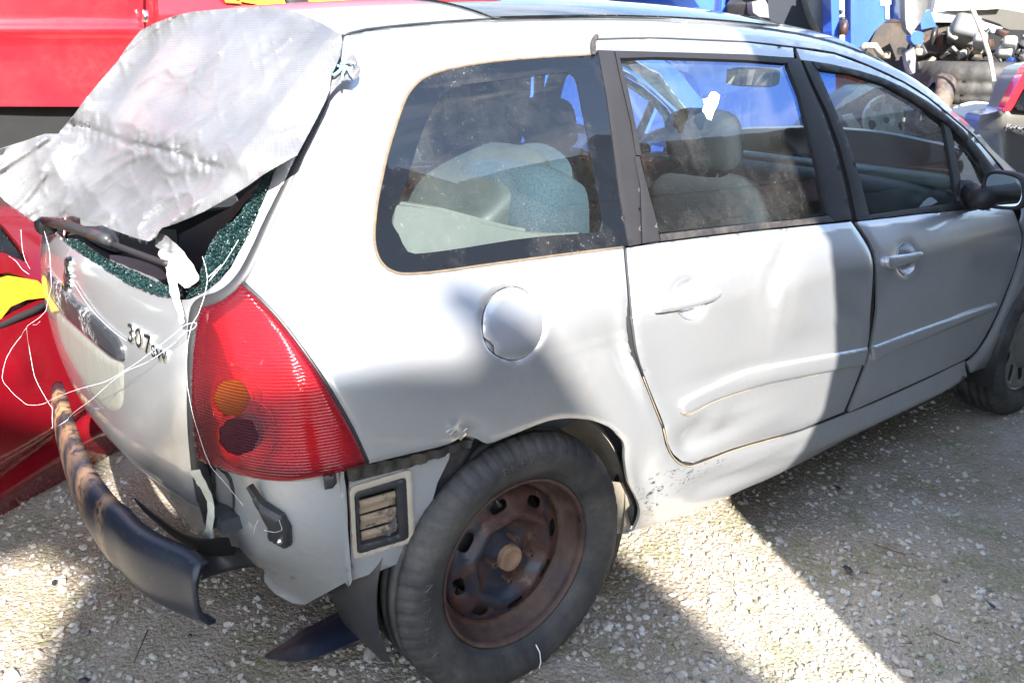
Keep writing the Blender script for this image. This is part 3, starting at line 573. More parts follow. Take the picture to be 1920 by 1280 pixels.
tag(crumbs('glass_crumbs',sm(lo_out,2)+sm(lo_in,2),1500,.0022,.0048,CRUMB,tg,-.004),kind='stuff')
tag(crumbs('glass_crumbs',ri_out[:9]+ri_in[3:],1100,.0018,.004,CRUMB,tg,-.004),kind='stuff')
# black rubber behind the tailgate gap
gl=[(642,66),(636,112),(618,165),(600,208),(576,262),(560,296),(545,330),(527,368),(505,412),(484,458),(463,498),(446,522),(424,543),(402,556),(380,563),(366,571),(357,590),(354,640),(353,700),(353,780),(357,845),(366,905),(377,955),(386,990)]
P=proj_cam(np.array(sm(gl,3))); tube('tailgate_seal',P-grad(P)*.018,.017,BLACKP,car,seg=8)
# wiper
wa=np.array([(96,418),(120,424),(150,432),(185,444),(212,455),(232,463)]); P=proj_cam(np.array(sm(wa,3))); n_=grad(P)
wp=tube('wiper_arm',P+n_*.026,.010,TRIM,car,seg=10,rr=np.interp(np.arange(len(P)),[0,4,len(P)-1],[.011,.013,.009]))
P=proj_cam(np.array(sm([(222,461),(250,472),(280,483),(310,494),(330,500)],3))); tube('wiper_blade',P+grad(P)*.018,.0065,TRIM,wp,seg=8)
P=proj_cam(np.array([(200,448),(232,460)])); tube('blade_clip',P+grad(P)*.032,.012,BLACKP,wp,seg=6)
soft('wiper_pivot',proj_cam(np.array([(103,420)]))[0]+np.array([-.02,0,.0]),(.05,.05,.05),BLACKP,wp,e=.8)
# badge lettering and emblem
def glyph(txt,px,py,h,mat,parent,name='badge_letter',dz=.002,sh=0,rot=0.,sp=None,font=None):
    cu=bpy.data.curves.new('t','FONT'); cu.body=txt; cu.size=h; cu.extrude=.0018; cu.bevel_depth=.0009; cu.bevel_resolution=1; cu.align_x='CENTER'; cu.offset=.0004
    o=bpy.data.objects.new('t',cu); COL.objects.link(o); dg=bpy.context.evaluated_depsgraph_get(); me=bpy.data.meshes.new_from_object(o.evaluated_get(dg)); bpy.data.objects.remove(o)
    co=np.zeros(len(me.vertices)*3); me.vertices.foreach_get('co',co); co=co.reshape(-1,3); p=proj_cam(np.array([(px,py)]))[0]; n=grad(p[None])[0]
    U=np.cross([0,0,1],n); U/=np.linalg.norm(U); Vv=np.cross(n,U); c,s=math.cos(rot),math.sin(rot); U,Vv=U*c+Vv*s,Vv*c-U*s
    W_=p+n*dz+co[:,:1]*U+co[:,1:2]*Vv+co[:,2:3]*n; me.vertices.foreach_set('co',W_.ravel().astype(np.float32)); me.materials.clear(); me.materials.append(mat); me.update(); me.name=name
    o=bpy.data.objects.new(name,me); COL.objects.link(o); o.parent=parent; return o
for ch,x,y,h in (('3',249,641,.054),('0',264,650,.054),('7',281,662,.054),('S',292,668,.034),('W',307,677,.034)): glyph(ch,x,y,h,CHROME,tg)
# heraldic animal emblem (upright lion outline), seen nearly edge on
lion=[(.0,.0),(.012,-.004),(.010,.012),(.016,.024),(.028,.020),(.030,.028),(.020,.036),(.032,.040),(.030,.048),(.018,.048),(.014,.058),(.018,.068),(.008,.078),(-.006,.076),(-.010,.064),(-.004,.054),(-.014,.046),(-.012,.032),(-.022,.020),(-.026,.004),(-.020,-.006),(-.014,.006),(-.008,.018),(-.002,.012)]
pe=proj_cam(np.array([(128,526)]))[0]; ne=grad(pe[None])[0]; Ue=np.cross([0,0,1],ne); Ue/=np.linalg.norm(Ue); Ve=np.cross(ne,Ue)
V2,F2,b2=tri2d(lion,[],.006); bd=bdist(V2,[lion]); P=pe+ne*.004+V2[:,:1]*Ue*1.2+(V2[:,1:2]-.03)*Ve*1.2+ne*(.006*np.clip(bd/.005,0,1)[:,None]); build_sheet('emblem',V2,F2,b2,P,np.tile(ne,(len(P),1)),CHROME,tg,.006)
# rust marks
for x,y in ((191,687),(120,602)): 
    p=proj_cam(np.array([(x,y)]))[0]; soft('rust_spot',p-np.array([.0,0,0]),(.006,.012,.010),RUSTP,tg,e=1,nu=10,nv=7)
# taillight
tlp=sm([(453,530),(470,543),(486,558),(526,600),(565,650),(598,697),(631,750),(662,806),(690,866)],2)+sm([(686,872),(635,886),(570,898),(524,902),(471,895),(422,882),(373,863)],2)+sm([(366,828),(361,779),(360,730),(361,680),(366,631),(373,584)],2)+sm([(378,575),(399,571),(422,559),(442,543)],2)
tlh=patch('tail_light',tlp,plain('pale_lamp_housing',(.62,.36,.38),.35,.1,9,.4,.3),car,off=-.055,thick=.004,step=16)
lm=LENS; nt_=lm.node_tree; wv=nt_.nodes.new('ShaderNodeTexWave'); wv.bands_direction='Z'; wv.inputs['Scale'].default_value=52; wv.inputs['Distortion'].default_value=.25; wv.inputs['Detail'].default_value=1; tcn=nt_.nodes.new('ShaderNodeTexCoord'); bp=nt_.nodes.new('ShaderNodeBump'); bp.inputs['Strength'].default_value=.55; bp.inputs['Distance'].default_value=.002
nt_.links.new(tcn.outputs['Object'],wv.inputs['Vector']); nt_.links.new(wv.outputs['Fac'],bp.inputs['Height'])
for n_2 in nt_.nodes:
    if n_2.type in('BSDF_GLOSSY','BSDF_DIFFUSE'): nt_.links.new(bp.outputs[0],n_2.inputs['Normal'])
ella=[(442+31*math.cos(t)+2*math.cos(9*t),742+34*math.sin(t)+2*math.sin(7*t)) for t in np.linspace(0,2*math.pi,30,endpoint=False)]; ellb=[(455+35*math.cos(t)+2*math.cos(8*t),812+35*math.sin(t)+1.5*math.sin(9*t)) for t in np.linspace(0,2*math.pi,30,endpoint=False)]
ella=[p for p in ella]; ellb=[(x,max(y,781)) for x,y in ellb]
def dsp(V,P): t=np.clip(bdist(V,[tlp])/16,0,1); return .012*np.sqrt(1-(1-t)**2)
patch('lamp_lens',tlp,LENS,tlh,holes=[ella,ellb],off=-.006,thick=0,step=8,disp=dsp)
for lm2 in (AMBL,SMKL):
    t_=lm2.node_tree; w_2=t_.nodes.new('ShaderNodeTexWave'); w_2.bands_direction='Z'; w_2.inputs['Scale'].default_value=52; c_2=t_.nodes.new('ShaderNodeTexCoord'); b_2=t_.nodes.new('ShaderNodeBump'); b_2.inputs['Strength'].default_value=.9; b_2.inputs['Distance'].default_value=.003; t_.links.new(c_2.outputs['Object'],w_2.inputs['Vector']); t_.links.new(w_2.outputs['Fac'],b_2.inputs['Height']); t_.links.new(b_2.outputs[0],t_.nodes['Principled BSDF'].inputs['Normal'])
patch('amber_lens',ella,AMBL,tlh,off=-.007,thick=.003,step=6,disp=dsp); patch('smoked_lens',ellb,SMKL,tlh,off=-.007,thick=.003,step=6,disp=dsp)
rb=sm(tlp,1)
LR_=plain('red_lamp_housing',(.80,.50,.50),.3,.2,20,.2,.2)
for nm,cx,cy,rx,ry,mt,of in (('lamp_reflector',440,745,46,60,LR_,-.030),('lamp_reflector',462,815,54,66,LR_,-.032),('amber_bulb_cover',442,742,31,34,AMBER,-.018),('smoked_bulb_cover',457,812,36,36,SMOKE,-.018)):
    el=[(cx+rx*math.cos(t),cy+ry*math.sin(t)) for t in np.linspace(0,2*math.pi,24,endpoint=False)]; patch(nm,el,mt,tlh,off=of,thick=.004,step=7,crown=(20,.016 if of>-.02 else -.02))
tls=[(x-440,y-720) for x,y in tlp]
P=proj_cam(np.array(sm([(453,530),(486,558),(526,600),(565,650),(598,697),(631,750),(662,806),(691,868)],3))); tube('lamp_seal',P-grad(P)*.004,.004,BLACKP,tlh,seg=6)
mirror(tlh,car)
# bare body corner under the lamp
CB=[(560,985,150,120,0,.028),(500,1010,46,26,35,.012),(430,960,20,60,10,-.01)]
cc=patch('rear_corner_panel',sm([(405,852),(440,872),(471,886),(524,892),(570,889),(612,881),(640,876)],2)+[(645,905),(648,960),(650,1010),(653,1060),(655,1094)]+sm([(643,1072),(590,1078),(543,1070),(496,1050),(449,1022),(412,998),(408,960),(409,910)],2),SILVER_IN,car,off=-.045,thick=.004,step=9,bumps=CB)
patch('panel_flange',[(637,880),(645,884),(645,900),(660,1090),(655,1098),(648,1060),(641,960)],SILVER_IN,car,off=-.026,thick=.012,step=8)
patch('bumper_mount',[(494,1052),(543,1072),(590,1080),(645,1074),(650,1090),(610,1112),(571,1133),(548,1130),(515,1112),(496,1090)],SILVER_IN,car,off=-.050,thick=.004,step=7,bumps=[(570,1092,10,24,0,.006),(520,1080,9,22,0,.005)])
# sharpened folds of the corner panel
P=proj_cam(np.array(sm([(425,893),(471,907),(524,914),(570,912),(620,902)],3))); tube('panel_ridge',P-grad(P)*.030,.005,CREAM,cc,seg=6)
pr=patch('bumper_bracket',[(461,914),(466,912),(490,946),(528,968),(543,992),(545,1022),(538,1027),(505,1010),(502,985),(488,955),(470,930)],BLACKP,car,off=-.008,thick=.012,step=5,crown=(6,.010))
p=proj_cam(np.array([(527,1011)]))[0]+grad(proj_cam(np.array([(527,1011)])))[0]*.004; soft('bracket_bolt',p,(.014,.014,.014),CHROME,pr,e=1,nu=10,nv=8)
patch('bracket_tab',[(606,893),(630,888),(632,905),(624,915),(609,918)],BLACKP,car,off=-.010,thick=.012,step=5,crown=(4,.004))
ogs=sm([(396,878),(412,882),(428,900),(436,935),(434,965),(422,982),(404,986),(396,960)],2,True); patch('rubber_bellows',ogs,RUBBER,car,off=-.030,thick=.03,step=6,crown=(14,-.03))
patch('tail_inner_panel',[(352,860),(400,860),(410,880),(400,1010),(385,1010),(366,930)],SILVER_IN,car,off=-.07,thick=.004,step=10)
def rr(x0,y0,x1,y1,sk,r=9):
    """rounded rectangle that follows the slant of the panel"""
    out=[]
    for cx,cy,a in ((x1-r,y0+r,-90),(x1-r,y1-r,0),(x0+r,y1-r,90),(x0+r,y0+r,180)):
        for k in range(4):
            t=math.radians(a+k*30); X=cx+r*math.cos(t); Y=cy+r*math.sin(t); out.append((X+(Y-y0)*.05,Y+(x0-X)*sk))
    return out
# vent panel
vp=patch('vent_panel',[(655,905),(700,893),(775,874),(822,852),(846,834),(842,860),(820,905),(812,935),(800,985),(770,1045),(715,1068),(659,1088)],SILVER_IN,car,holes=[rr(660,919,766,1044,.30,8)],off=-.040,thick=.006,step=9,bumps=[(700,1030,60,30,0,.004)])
patch('clip_strip',[(650,880),(700,866),(760,856),(820,842),(862,826),(884,824),(880,838),(850,846),(820,858),(775,872),(700,890),(654,902)],RUBBER,car,off=-.030,thick=.01,step=6,disp=lambda V,P:.006*(np.sin(V[:,0]/5)>0))
vo=rr(655,914,772,1050,.30,10); vi=rr(664,923,762,1040,.30,8); vh=rr(672,933,744,1022,.28,5)
vt=patch('air_vent',vo,CREAM,car,holes=[vi],off=-.034,thick=.012,step=6,crown=(4,.003))
patch('vent_frame',vi,BLACKP,vt,holes=[vh],off=-.038,thick=.018,step=6,crown=(5,.004))
for k in range(3):
    y0=936+k*29; sl_=[(672+k*2,y0+2),(743+k*2,y0-18),(745+k*2,y0+7),(674+k*2,y0+28)]
    patch('vent_slat',sl_,MUD,vt,off=-.052,thick=.004,step=6,bumps=[(710,y0-2,80,7,-16,.008)])
patch('vent_back',vh,DARK,vt,off=-.066,thick=.003,step=14)
# torn metal at the arch
for qd in ([(843,815),(858,806),(856,822)],[(858,820),(872,806),(880,800),(876,812),(864,826)]): patch('torn_metal',qd,CHROME,car,off=.006,thick=.002,step=4)
# plastic arch liner strip behind the wheel
def ruled(name,A_,B_,mat,parent,n=8,thick=.004,bow=0.,bd=(0,0,1)):
    A_=np.array(sm(A_,4)) ; B_=np.array(sm(B_,4)); m=len(A_); t=np.linspace(0,1,n); V=(A_[:,None]*(1-t)[None,:,None]+B_[:,None]*t[None,:,None]+bow*(4*t*(1-t))[None,:,None]*np.array(bd)[None,None]).reshape(-1,3)
    F_=[(i*n+j,i*n+j+1,(i+1)*n+j+1,(i+1)*n+j) for i in range(m-1) for j in range(n-1)]
    o=mk(name,V,F_,mat,parent,True); s=o.modifiers.new('s','SOLIDIFY'); s.thickness=thick; return o
def sy(l,ax=1): return [tuple(on(x,y,ax,v)) for x,y,v in l]
PLF=dusty('black_liner_plastic',(.014,.018,.026),(.30,.23,.15),.35,.42,.5,.75,5)
ruled('arch_liner',sy([(898,829,-.80),(872,875,-.80),(838,946,-.80),(800,1035,-.80),(780,1110,-.80),(757,1166,-.79)]),sy([(846,836,-.81),(818,905,-.80),(800,985,-.79),(772,1040,-.78),(730,1090,-.70),(664,1108,-.60)]),PLF,car,bow=.02,bd=(-1,0,0))
ruled('arch_liner',sy([(757,1166,-.79),(740,1158,-.74),(700,1130,-.68)]),sy([(780,1110,-.80),(725,1085,-.72),(664,1086,-.62)]),PLF,car)
CREAM2=CREAM
lathe('wheel_arch',[(.352,-.015),(.366,.0),(.372,.03),(.364,.05),(.370,.07),(.37,.19),(.33,.23),(.0,.24)],(0,-.80,.315),CREAM,car,seg=60,a0=math.radians(-28),a1=math.radians(112))
lathe('wheel_arch',[(.352,.01),(.366,.03),(.37,.19),(.33,.23),(.0,.24)],(0,-.80,.315),BLACKP,car,seg=40,a0=math.radians(112),a1=math.radians(205))
lathe('wheel_arch',[(.36,-.05),(.36,.19),(.0,.24)],(2.708,-.80,.305),BLACKP,car,seg=48,a0=math.radians(-20),a1=math.radians(200))
fr_=on(1190,975,1,-.83)
patch('rusty_sill_edge',[(1178,908),(1184,905),(1196,935),(1200,958),(1192,990),(1184,985),(1178,960),(1190,945),(1184,930)],DARK,car,off=-.03,thick=.004,step=5)
patch('sill_closing_panel',[(1120,900),(1168,905),(1188,950),(1180,965),(1184,985),(1178,1000),(1150,1000),(1120,980)],CREAM,car,off=-.05,thick=.004,step=8)
# ---------------------------------------------------------------- wheels
def slotted_disc(name,c,prof,hole_r,hole_n,hw,hh,mat,parent,rmax,center_hole=0,ang0=0,step=.008,mod=None):
    cir=lambda r,n=60:[(r*math.cos(t),r*math.sin(t)) for t in np.linspace(0,2*math.pi,n,endpoint=False)]
    hs_=[]
    for k in range(hole_n):
        a=ang0+2*math.pi*k/hole_n; e=np.linspace(0,2*math.pi,16,endpoint=False); f=lambda v:np.sign(v)*abs(v)**.7
        hs_.append([((hole_r+hw*f(math.cos(t)))*math.cos(a)-hh*f(math.sin(t))*math.sin(a),(hole_r+hw*f(math.cos(t)))*math.sin(a)+hh*f(math.sin(t))*math.cos(a)) for t in e])
    V,Fc,be=tri2d(cir(rmax),hs_,step); r=np.hypot(V[:,0],V[:,1]); th=np.arctan2(V[:,1],V[:,0]); r2=mod(r,th) if mod else r
    y=np.interp(r2,[p[0] for p in prof],[p[1] for p in prof]); bd=bdist(V,hs_); y=y+.004*np.clip(1-bd/.006,0,1)
    P=np.stack([c[0]+V[:,0],c[1]+y,c[2]+V[:,1]],1); N=np.tile([0,-1.,0],(len(P),1)); return build_sheet(name,V,Fc,be,P,N,mat,parent,.004)
def tyre_mod(R_,Y,th):
    k=np.arange(len(th)); groove=(k%5==0)
    R_=R_.copy(); sh=(np.arange(R_.shape[1])[None,:]); m=groove[:,None]&((sh>=7)&(sh<=9)); R_[m]-=.005
    bl=((k//5)%2)[:,None]*.001; R_=R_+bl*((sh>=7)&(sh<=12)); return R_,Y
TP=[(.205,.052),(.207,.044),(.212,.036),(.228,.022),(.232,.020),(.255,.010),(.275,.008),(.296,.018),(.308,.030),(.3155,.045),(.3165,.058),(.309,.060),(.309,.066),(.3175,.068),(.318,.092),(.310,.094),(.310,.100),(.318,.102),(.318,.125),(.310,.127),(.310,.133),(.3175,.135),(.3165,.150),(.3155,.165),(.300,.180),(.270,.192),(.23,.19),(.205,.17)]
def wheel(loc,steel,parent):
    w_=lathe('wheel',TP,loc,TYRE,parent,seg=300,mod=tyre_mod); w_.name='wheel'
    if steel:
        lathe('rim',[(.2055,.047),(.2085,.042),(.2085,.038),(.205,.036),(.2,.040),(.197,.052),(.196,.062),(.188,.070),(.186,.088),(.178,.094),(.170,.098),(.166,.112),(.166,.17),(.2,.18)],loc,RIMRUST,w_,seg=96)
        prof=[(0,.080),(.035,.080),(.040,.084),(.060,.088),(.080,.086),(.092,.076),(.099,.064),(.108,.058),(.116,.062),(.126,.072),(.145,.078),(.158,.084),(.166,.096)]
        slotted_disc('wheel_disc',loc,prof,.140,8,.013,.0235,RUST,w_,.168,ang0=math.radians(101),mod=lambda r,th:r*(1+.035*np.cos(8*(th-math.radians(101)))*np.exp(-((r-.105)/.02)**2)))
        lathe('hub_cap',[(.0,.066),(.020,.0655),(.0245,.063),(.0265,.0645),(.0285,.063),(.031,.066),(.032,.082)],loc,HUBM,w_,seg=40)
        for k in range(4):
            a=math.radians(82+90*k); p=(loc[0]+.054*math.cos(a),loc[1],loc[2]+.054*math.sin(a))
            lathe('wheel_bolt',[(.0045,.068),(.0045,.056),(.0070,.0555),(.0086,.059),(.0088,.090)],p,RIMRUST,w_,seg=6,smooth=False)
        a=math.radians(103); tube('valve',[(loc[0]+.175*math.cos(a),loc[1]+.088,loc[2]+.175*math.sin(a)),(loc[0]+.150*math.cos(a),loc[1]+.066,loc[2]+.150*math.sin(a))],.0055,BLACKP,w_,seg=10)
        a=math.radians(14); box('balance_weight',(loc[0]+.2*math.cos(a),loc[1]+.043,loc[2]+.2*math.sin(a)),(.008,.010,.022),RIMRUST,w_,rot=(0,-a,0),bev=.002)
        lathe('brake_drum',[(.0,.12),(.115,.12),(.125,.13),(.125,.19)],loc,BLACKP,w_,seg=40)
    else:
        AL=paint('alloy_wheel',(.32,.31,.29),.7,.35,.4,.5,(.2,.15,.1))
        lathe('rim',[(.2055,.047),(.2085,.042),(.2085,.038),(.205,.036),(.2,.040),(.192,.05),(.186,.088),(.17,.12),(.17,.18)],loc,AL,w_,seg=96)
        slotted_disc('wheel_disc',loc,[(0,.07),(.05,.068),(.1,.056),(.17,.046),(.196,.042)],.142,9,.036,.024,AL,w_,.197,mod=None)
        lathe('brake_disc',[(.0,.12),(.125,.12),(.125,.13)],loc,RUST,w_,seg=40)
    return w_
HUBM=dusty('rusty_hub_cap',(.20,.115,.07),(.32,.22,.14),.6,.7,.4,.6,30)
WY=-.874
wr=wheel((0,WY+.012,.302),True,car); wr['label']='rear wheel with bare rusty steel rim'
wf=wheel((2.708,WY+.02,.300),False,car)
for o in (wr,wf): mirror(o,car)
# raised sidewall lettering
def arctext(txt,r,a0,h,c,mat,parent,da):
    for i,ch in enumerate(txt):
        a=math.radians(a0-i*da); cu=bpy.data.curves.new('t','FONT'); cu.body=ch; cu.size=h; cu.extrude=.0018; cu.align_x='CENTER'; o=bpy.data.objects.new('t',cu); COL.objects.link(o); dg=bpy.context.evaluated_depsgraph_get(); me=bpy.data.meshes.new_from_object(o.evaluated_get(dg)); bpy.data.objects.remove(o)
        co=np.zeros(len(me.vertices)*3); me.vertices.foreach_get('co',co); co=co.reshape(-1,3)
        rr_=r+co[:,1]; aa=a-co[:,0]/r; y=np.interp(rr_,[.228,.255,.275,.296],[.022,.010,.008,.018]); W_=np.stack([c[0]+rr_*np.cos(aa),c[1]+y-.0006-co[:,2],c[2]+rr_*np.sin(aa)],1); me.vertices.foreach_set('co',W_.ravel().astype(np.float32)); me.materials.clear(); me.materials.append(mat); me.update(); me.name='tyre_lettering'
        o=bpy.data.objects.new('tyre_lettering',me); COL.objects.link(o); o.parent=parent
TL=plain('tyre_letter_rubber',(.055,.053,.05),.6,0,30,.4,.2)
arctext('ENERGY',.266,104,.024,(0,WY+.012,.302),TL,wr,5.2); arctext('MICHELIN',.262,178,.026,(0,WY+.012,.302),TL,wr,-5.6) if False else arctext('MICHELIN',.262,205,.026,(0,WY+.012,.302),TL,wr,5.4)
# chalk mark on tyre
tube('chalk_mark',[tuple(on(x,y,1,WY+.016)) for x,y in ((1005,1208),(1012,1222),(1014,1240),(1011,1252))],.0015,STRW,wr,seg=5)
# ---------------------------------------------------------------- interior
box('cabin_floor',(1.15,0,.30),(2.3,1.5,.05),TRIMD,car); box('underbody',(1.45,0,.25),(3.1,1.30,.04),DARK,car); box('boot_underside',(-.28,.0,.47),(.55,1.1,.03),DARK,car)
box('boot_floor',(-.28,0,.50),(.62,1.2,.03),TRIMD,car)
it=patch('inner_side_trim',[(-.40,.50),(-.36,.50),(.36,.62),(.36,.30),(2.15,.30),(2.2,.90),(1.4,.915),(.42,.93),(-.35,.955)],TRIMD,car,space='y',step=.08,off=-.085,thick=.015); mirror(it,car)
def inpil(pts):
    q_=patch('pillar_trim',pts,TRIMG,car,space='cam',step=20,off=-.06,thick=.012); mirror(q_,car)
inpil([(1120,80),(1160,80),(1215,440),(1180,462)]); inpil([(1484,90),(1515,95),(1615,410),(1580,415)])
inpil([(648,90),(760,80),(840,120),(775,160),(740,230),(712,340),(690,430),(706,500),(640,500),(560,440),(540,350)])
inpil([(1700,160),(1760,200),(1850,300),(1880,350),(1855,345),(1790,255),(1740,210)])
patch('headliner',[(-.2,-.5),(.16,-.48),(1.5,-.46),(1.62,-.4),(1.66,0),(1.62,.4),(1.5,.46),(.16,.48),(-.2,.5),(-.25,0)],TRIMG,car,holes=[[(.24,-.38),(1.3,-.38),(1.36,0),(1.3,.38),(.24,.38),(.22,0)]],space='z',step=.08,off=-.04,thick=.01)
def seat(x,y,w,mat,tilt=-.25,z0=.42,hr=True,nm='front_seat'):
    s_=soft(nm,(x+.25,y,z0),(.52,w,.17),mat,car,(0,-.12,0),e=.45)
    soft('backrest',(x-.02,y,z0+.34),(.14,w*.95,.62),mat,s_,(0,tilt,0),e=.5)
    soft('seat_bolster',(x+.0,y+w*.42,z0+.3),(.18,.09,.48),mat,s_,(0,tilt,0),e=.7); soft('seat_bolster',(x+.0,y-w*.42,z0+.3),(.18,.09,.48),mat,s_,(0,tilt,0),e=.7)
    if hr:
        soft('headrest',(x-.12,y,z0+.74),(.10,.27,.19),mat,s_,(0,tilt,0),e=.55)
        for dy in (-.06,.06): tube('headrest_post',[(x-.11,y+dy,z0+.58),(x-.12,y+dy,z0+.72)],.006,CHROME,s_,seg=6)
seat(1.20,-.37,.50,SEATD); seat(1.20,.37,.50,SEATD)
for y in (-.02,.44): seat(.22,y,.42,SEATD,nm='rear_seat',z0=.40,hr=False)
# tumbled second-row seat by the quarter window
c0=on(985,395,1,-.52); s_=soft('folded_seat',c0,(.30,.34,.20),SEATB,car,(0,.45,.2),e=.55)
c1=on(965,340,1,-.42); soft('seat_cushion',c1,(.36,.34,.13),SEATB,s_,(0,-.2,.1),e=.5)
c2=on(880,370,1,-.44); soft('seat_shell',c2,(.36,.36,.12),plain('seat_shell_plastic',(.045,.055,.06),.5,0,10,.3,.2),s_,(0,-.55,.1),e=.55)
c3=on(870,410,1,-.46); soft('seat_shell',c3,(.26,.32,.10),TRIMD,s_,(0,-.75,0),e=.6)
planepatch('boot_side_panel',sm([(742,385),(800,392),(900,418),(1000,438),(1085,436),(1060,452),(950,466),(860,480),(780,478),(745,470),(736,430)],2),(0,-.70,0),(0,1,0),TRIMG,car,thick=.03,step=30)
planepatch('boot_side_rail',[(745,378),(830,390),(960,425),(1040,436),(1030,442),(950,436),(830,406),(742,392)],(0,-.66,0),(0,1,0),TRIMG,car,thick=.04,step=30)
tube('grille_slots',[on(850,470,1,-.69),on(960,455,1,-.69),on(1090,440,1,-.69)],.006,DARK,car,seg=5)
soft('dashboard',(2.02,0,.86),(.42,1.42,.26),TRIMD,car,(0,.12,0),e=.4); soft('dashboard_top',(2.16,0,.975),(.34,1.36,.06),plain('grey_green_dash_top',(.11,.13,.13),.5),car,(0,.10,0),e=.4)
th=np.linspace(0,2*math.pi,33); sc_=Vector((1.70,.37,.93)); A_=Vector((.35,0,.94)).normalized(); 
tube('steering_wheel',[tuple(sc_+A_*(.185*math.cos(t))+Vector((0,1,0))*(.185*math.sin(t))) for t in th],.014,BLACKP,car,seg=8,cap=False)
soft('steering_hub',tuple(sc_+Vector((.03,0,0))),(.08,.18,.15),BLACKP,car,e=.7)
rm=on(1412,145,0,1.72); soft('inner_mirror',rm,(.04,.21,.07),TRIMD,car,(0,0,.15),e=.5); box('inner_mirror_glass',rm+np.array([-.022,.0,0]),(.004,.19,.055),MIRM,car,(0,0,.15))
planepatch('torn_sticker',[(1333,173),(1341,172),(1350,179),(1346,196),(1338,212),(1334,226),(1326,223),(1322,214),(1317,208),(1321,196),(1318,186),(1327,184)],on(1334,200,1,-.708),(0,-.93,.37),WCLOTH,car,thick=.001,step=8)
for a_,b_ in (((832,165),(846,262)),((900,188),(928,290))): tube('seat_belt',[on(*a_,1,.55),on(*b_,1,.50)],.011,TRIMG,car,seg=6,flat=.4)
for pl in ([(150,410),(170,408),(195,418),(216,436),(224,458),(205,456),(180,445),(158,432)],[(205,478),(240,482),(280,494),(304,506),(312,522),(290,523),(250,510),(215,494)]):
    planepatch('parcel_speaker_cover',sm(pl,2,True),(0,0,.93),(0,0,1),TRIMG,car,thick=.02,step=14)
planepatch('rear_shelf',[(120,430),(330,430),(345,560),(180,520)],(0,0,.90),(0,0,1),DARK,car,thick=.02,step=60)
planepatch('seatback_panel',[(335,440),(430,390),(500,330),(420,430),(395,470),(375,505),(352,505),(338,480)],(-.35,0,0),(1,0,0),TRIMD,car,thick=.02,step=40)
# ================================================================ TARP
tp=[(520,13),(470,14),(420,17),(365,22),(335,28),(310,36),(285,46),(263,58),(240,86),(219,117),(196,143),(175,168),(157,190),(139,215),(123,234),(109,251),(97,251),(84,251),(66,257),(47,264),(24,271),(0,279),(-30,290),(-34,320),(-30,352),(0,368),(10,378),(22,387),(38,398),(55,410),(62,415),(77,406),(96,407),(116,409),(135,405),(158,411),(182,418),(205,428),(226,436),(250,445),(277,452),(285,449),(292,444),(297,434),(303,427),(328,419),(356,408),(383,396),(410,381),(438,365),(466,347),(492,328),(524,309),(557,291),(564,278),(578,252),(594,222),(608,194),(618,170),(620,152),(622,140),(630,124),(638,104),(642,80),(640,68),(622,55),(602,44),(575,32),(547,20)]
def fold(V,P):
    x,y=V[:,0],V[:,1]; u=-x*.80+y*.60; v=x*.60+y*.80
    rid=lambda a,b,s:1-np.abs(2*vnoise(np.stack([u/a+31,v/b+31],1),s)-1)
    low=np.clip((y-(.28*x+195))/40,0,1)            # below the gathered line
    gy=y-(.28*x+198)-10*(vnoise(np.stack([x/40,x*0],1)+3,41)-.5); gl_=np.exp(-(gy/7)**2)
    up=np.clip(1-low,0,1); flapr=np.clip(((x-320)*.62+(y-415)*.46)/25,0,1)*(x>250)
    sharp=lambda a,b,s,p=4:rid(a,b,s)**p
    rv=lambda a,b,s,p:(1-np.abs(2*vnoise(np.stack([(x*.97-y*.25)/a+13,(x*.25+y*.97)/b+17],1),s)-1))**p
    d=.030+.022*np.exp(-((gy+38)/45)**2)
    d+=up*(.007*rid(190,90,1)+.004*sharp(120,34,2,6)+.003*rv(26,150,51,6)+.002*rv(60,24,52,8))*(1-.55*flapr)
    d+=low*(.030*sharp(230,70,3,2)+.010*sharp(110,34,4,4)+.003*sharp(50,18,9,4)+.003*rv(30,90,53,5))*(1-.75*flapr)
    d-=gl_*.007*(1-flapr); d+=np.exp(-(gy/22)**2)*.009*(1-np.abs(2*vnoise(np.stack([x/7+5,y/45],1),6)-1))**2*(1-flapr)
    d+=.022*flapr
    d+=.0007*rid(22,12,5)
    return d
TG=thing('tarpaulin','crinkled silver woven tarp draped over the rear of the silver car','tarpaulin')
V2,F2,b2=tri2d(tp,[],4.5)
# frayed lower hem
Dr=ray(V2); P,hit=march(CP,Dr,.03); N=grad(P); T_=((P-CP)*Dr).sum(1)
ins=hit&(np.abs((N*Dr).sum(1))>.22); idx=np.where(ins)[0]
for k in np.where(~ins)[0]:
    dd=np.hypot(*(V2[idx]-V2[k]).T); j_=idx[np.argsort(dd)[:24]]; T_[k]=T_[j_].mean()+.0006*dd.min(); N[k]=N[j_].mean(0)
adj=[[] for _ in V2]
for f_ in F2.tolist():
    for a_,b_ in ((0,1),(1,2),(2,0)): adj[f_[a_]].append(f_[b_]); adj[f_[b_]].append(f_[a_])
mxn=max(len(a_) for a_ in adj); AD=np.array([(a_+[k]*(mxn-len(a_))) for k,a_ in enumerate(adj)])
for _ in range(40): T_=.5*T_+.5*T_[AD].mean(1); N=.5*N+.5*N[AD].mean(1)
N/=np.linalg.norm(N,axis=1,keepdims=True); P=CP+Dr*T_[:,None]
d=fold(V2,P)-.030; P=P-Dr*(d/np.clip(np.abs((N*Dr).sum(1)),.45,1))[:,None]
o=build_sheet('tarp_sheet',V2,F2,b2,P,N,TARP,TG,.0012)
def near(px,py): 
    i=np.argmin(np.hypot(V2[:,0]-px,V2[:,1]-py)); return P[i]+N[i]*.004
kp=near(636,120); 
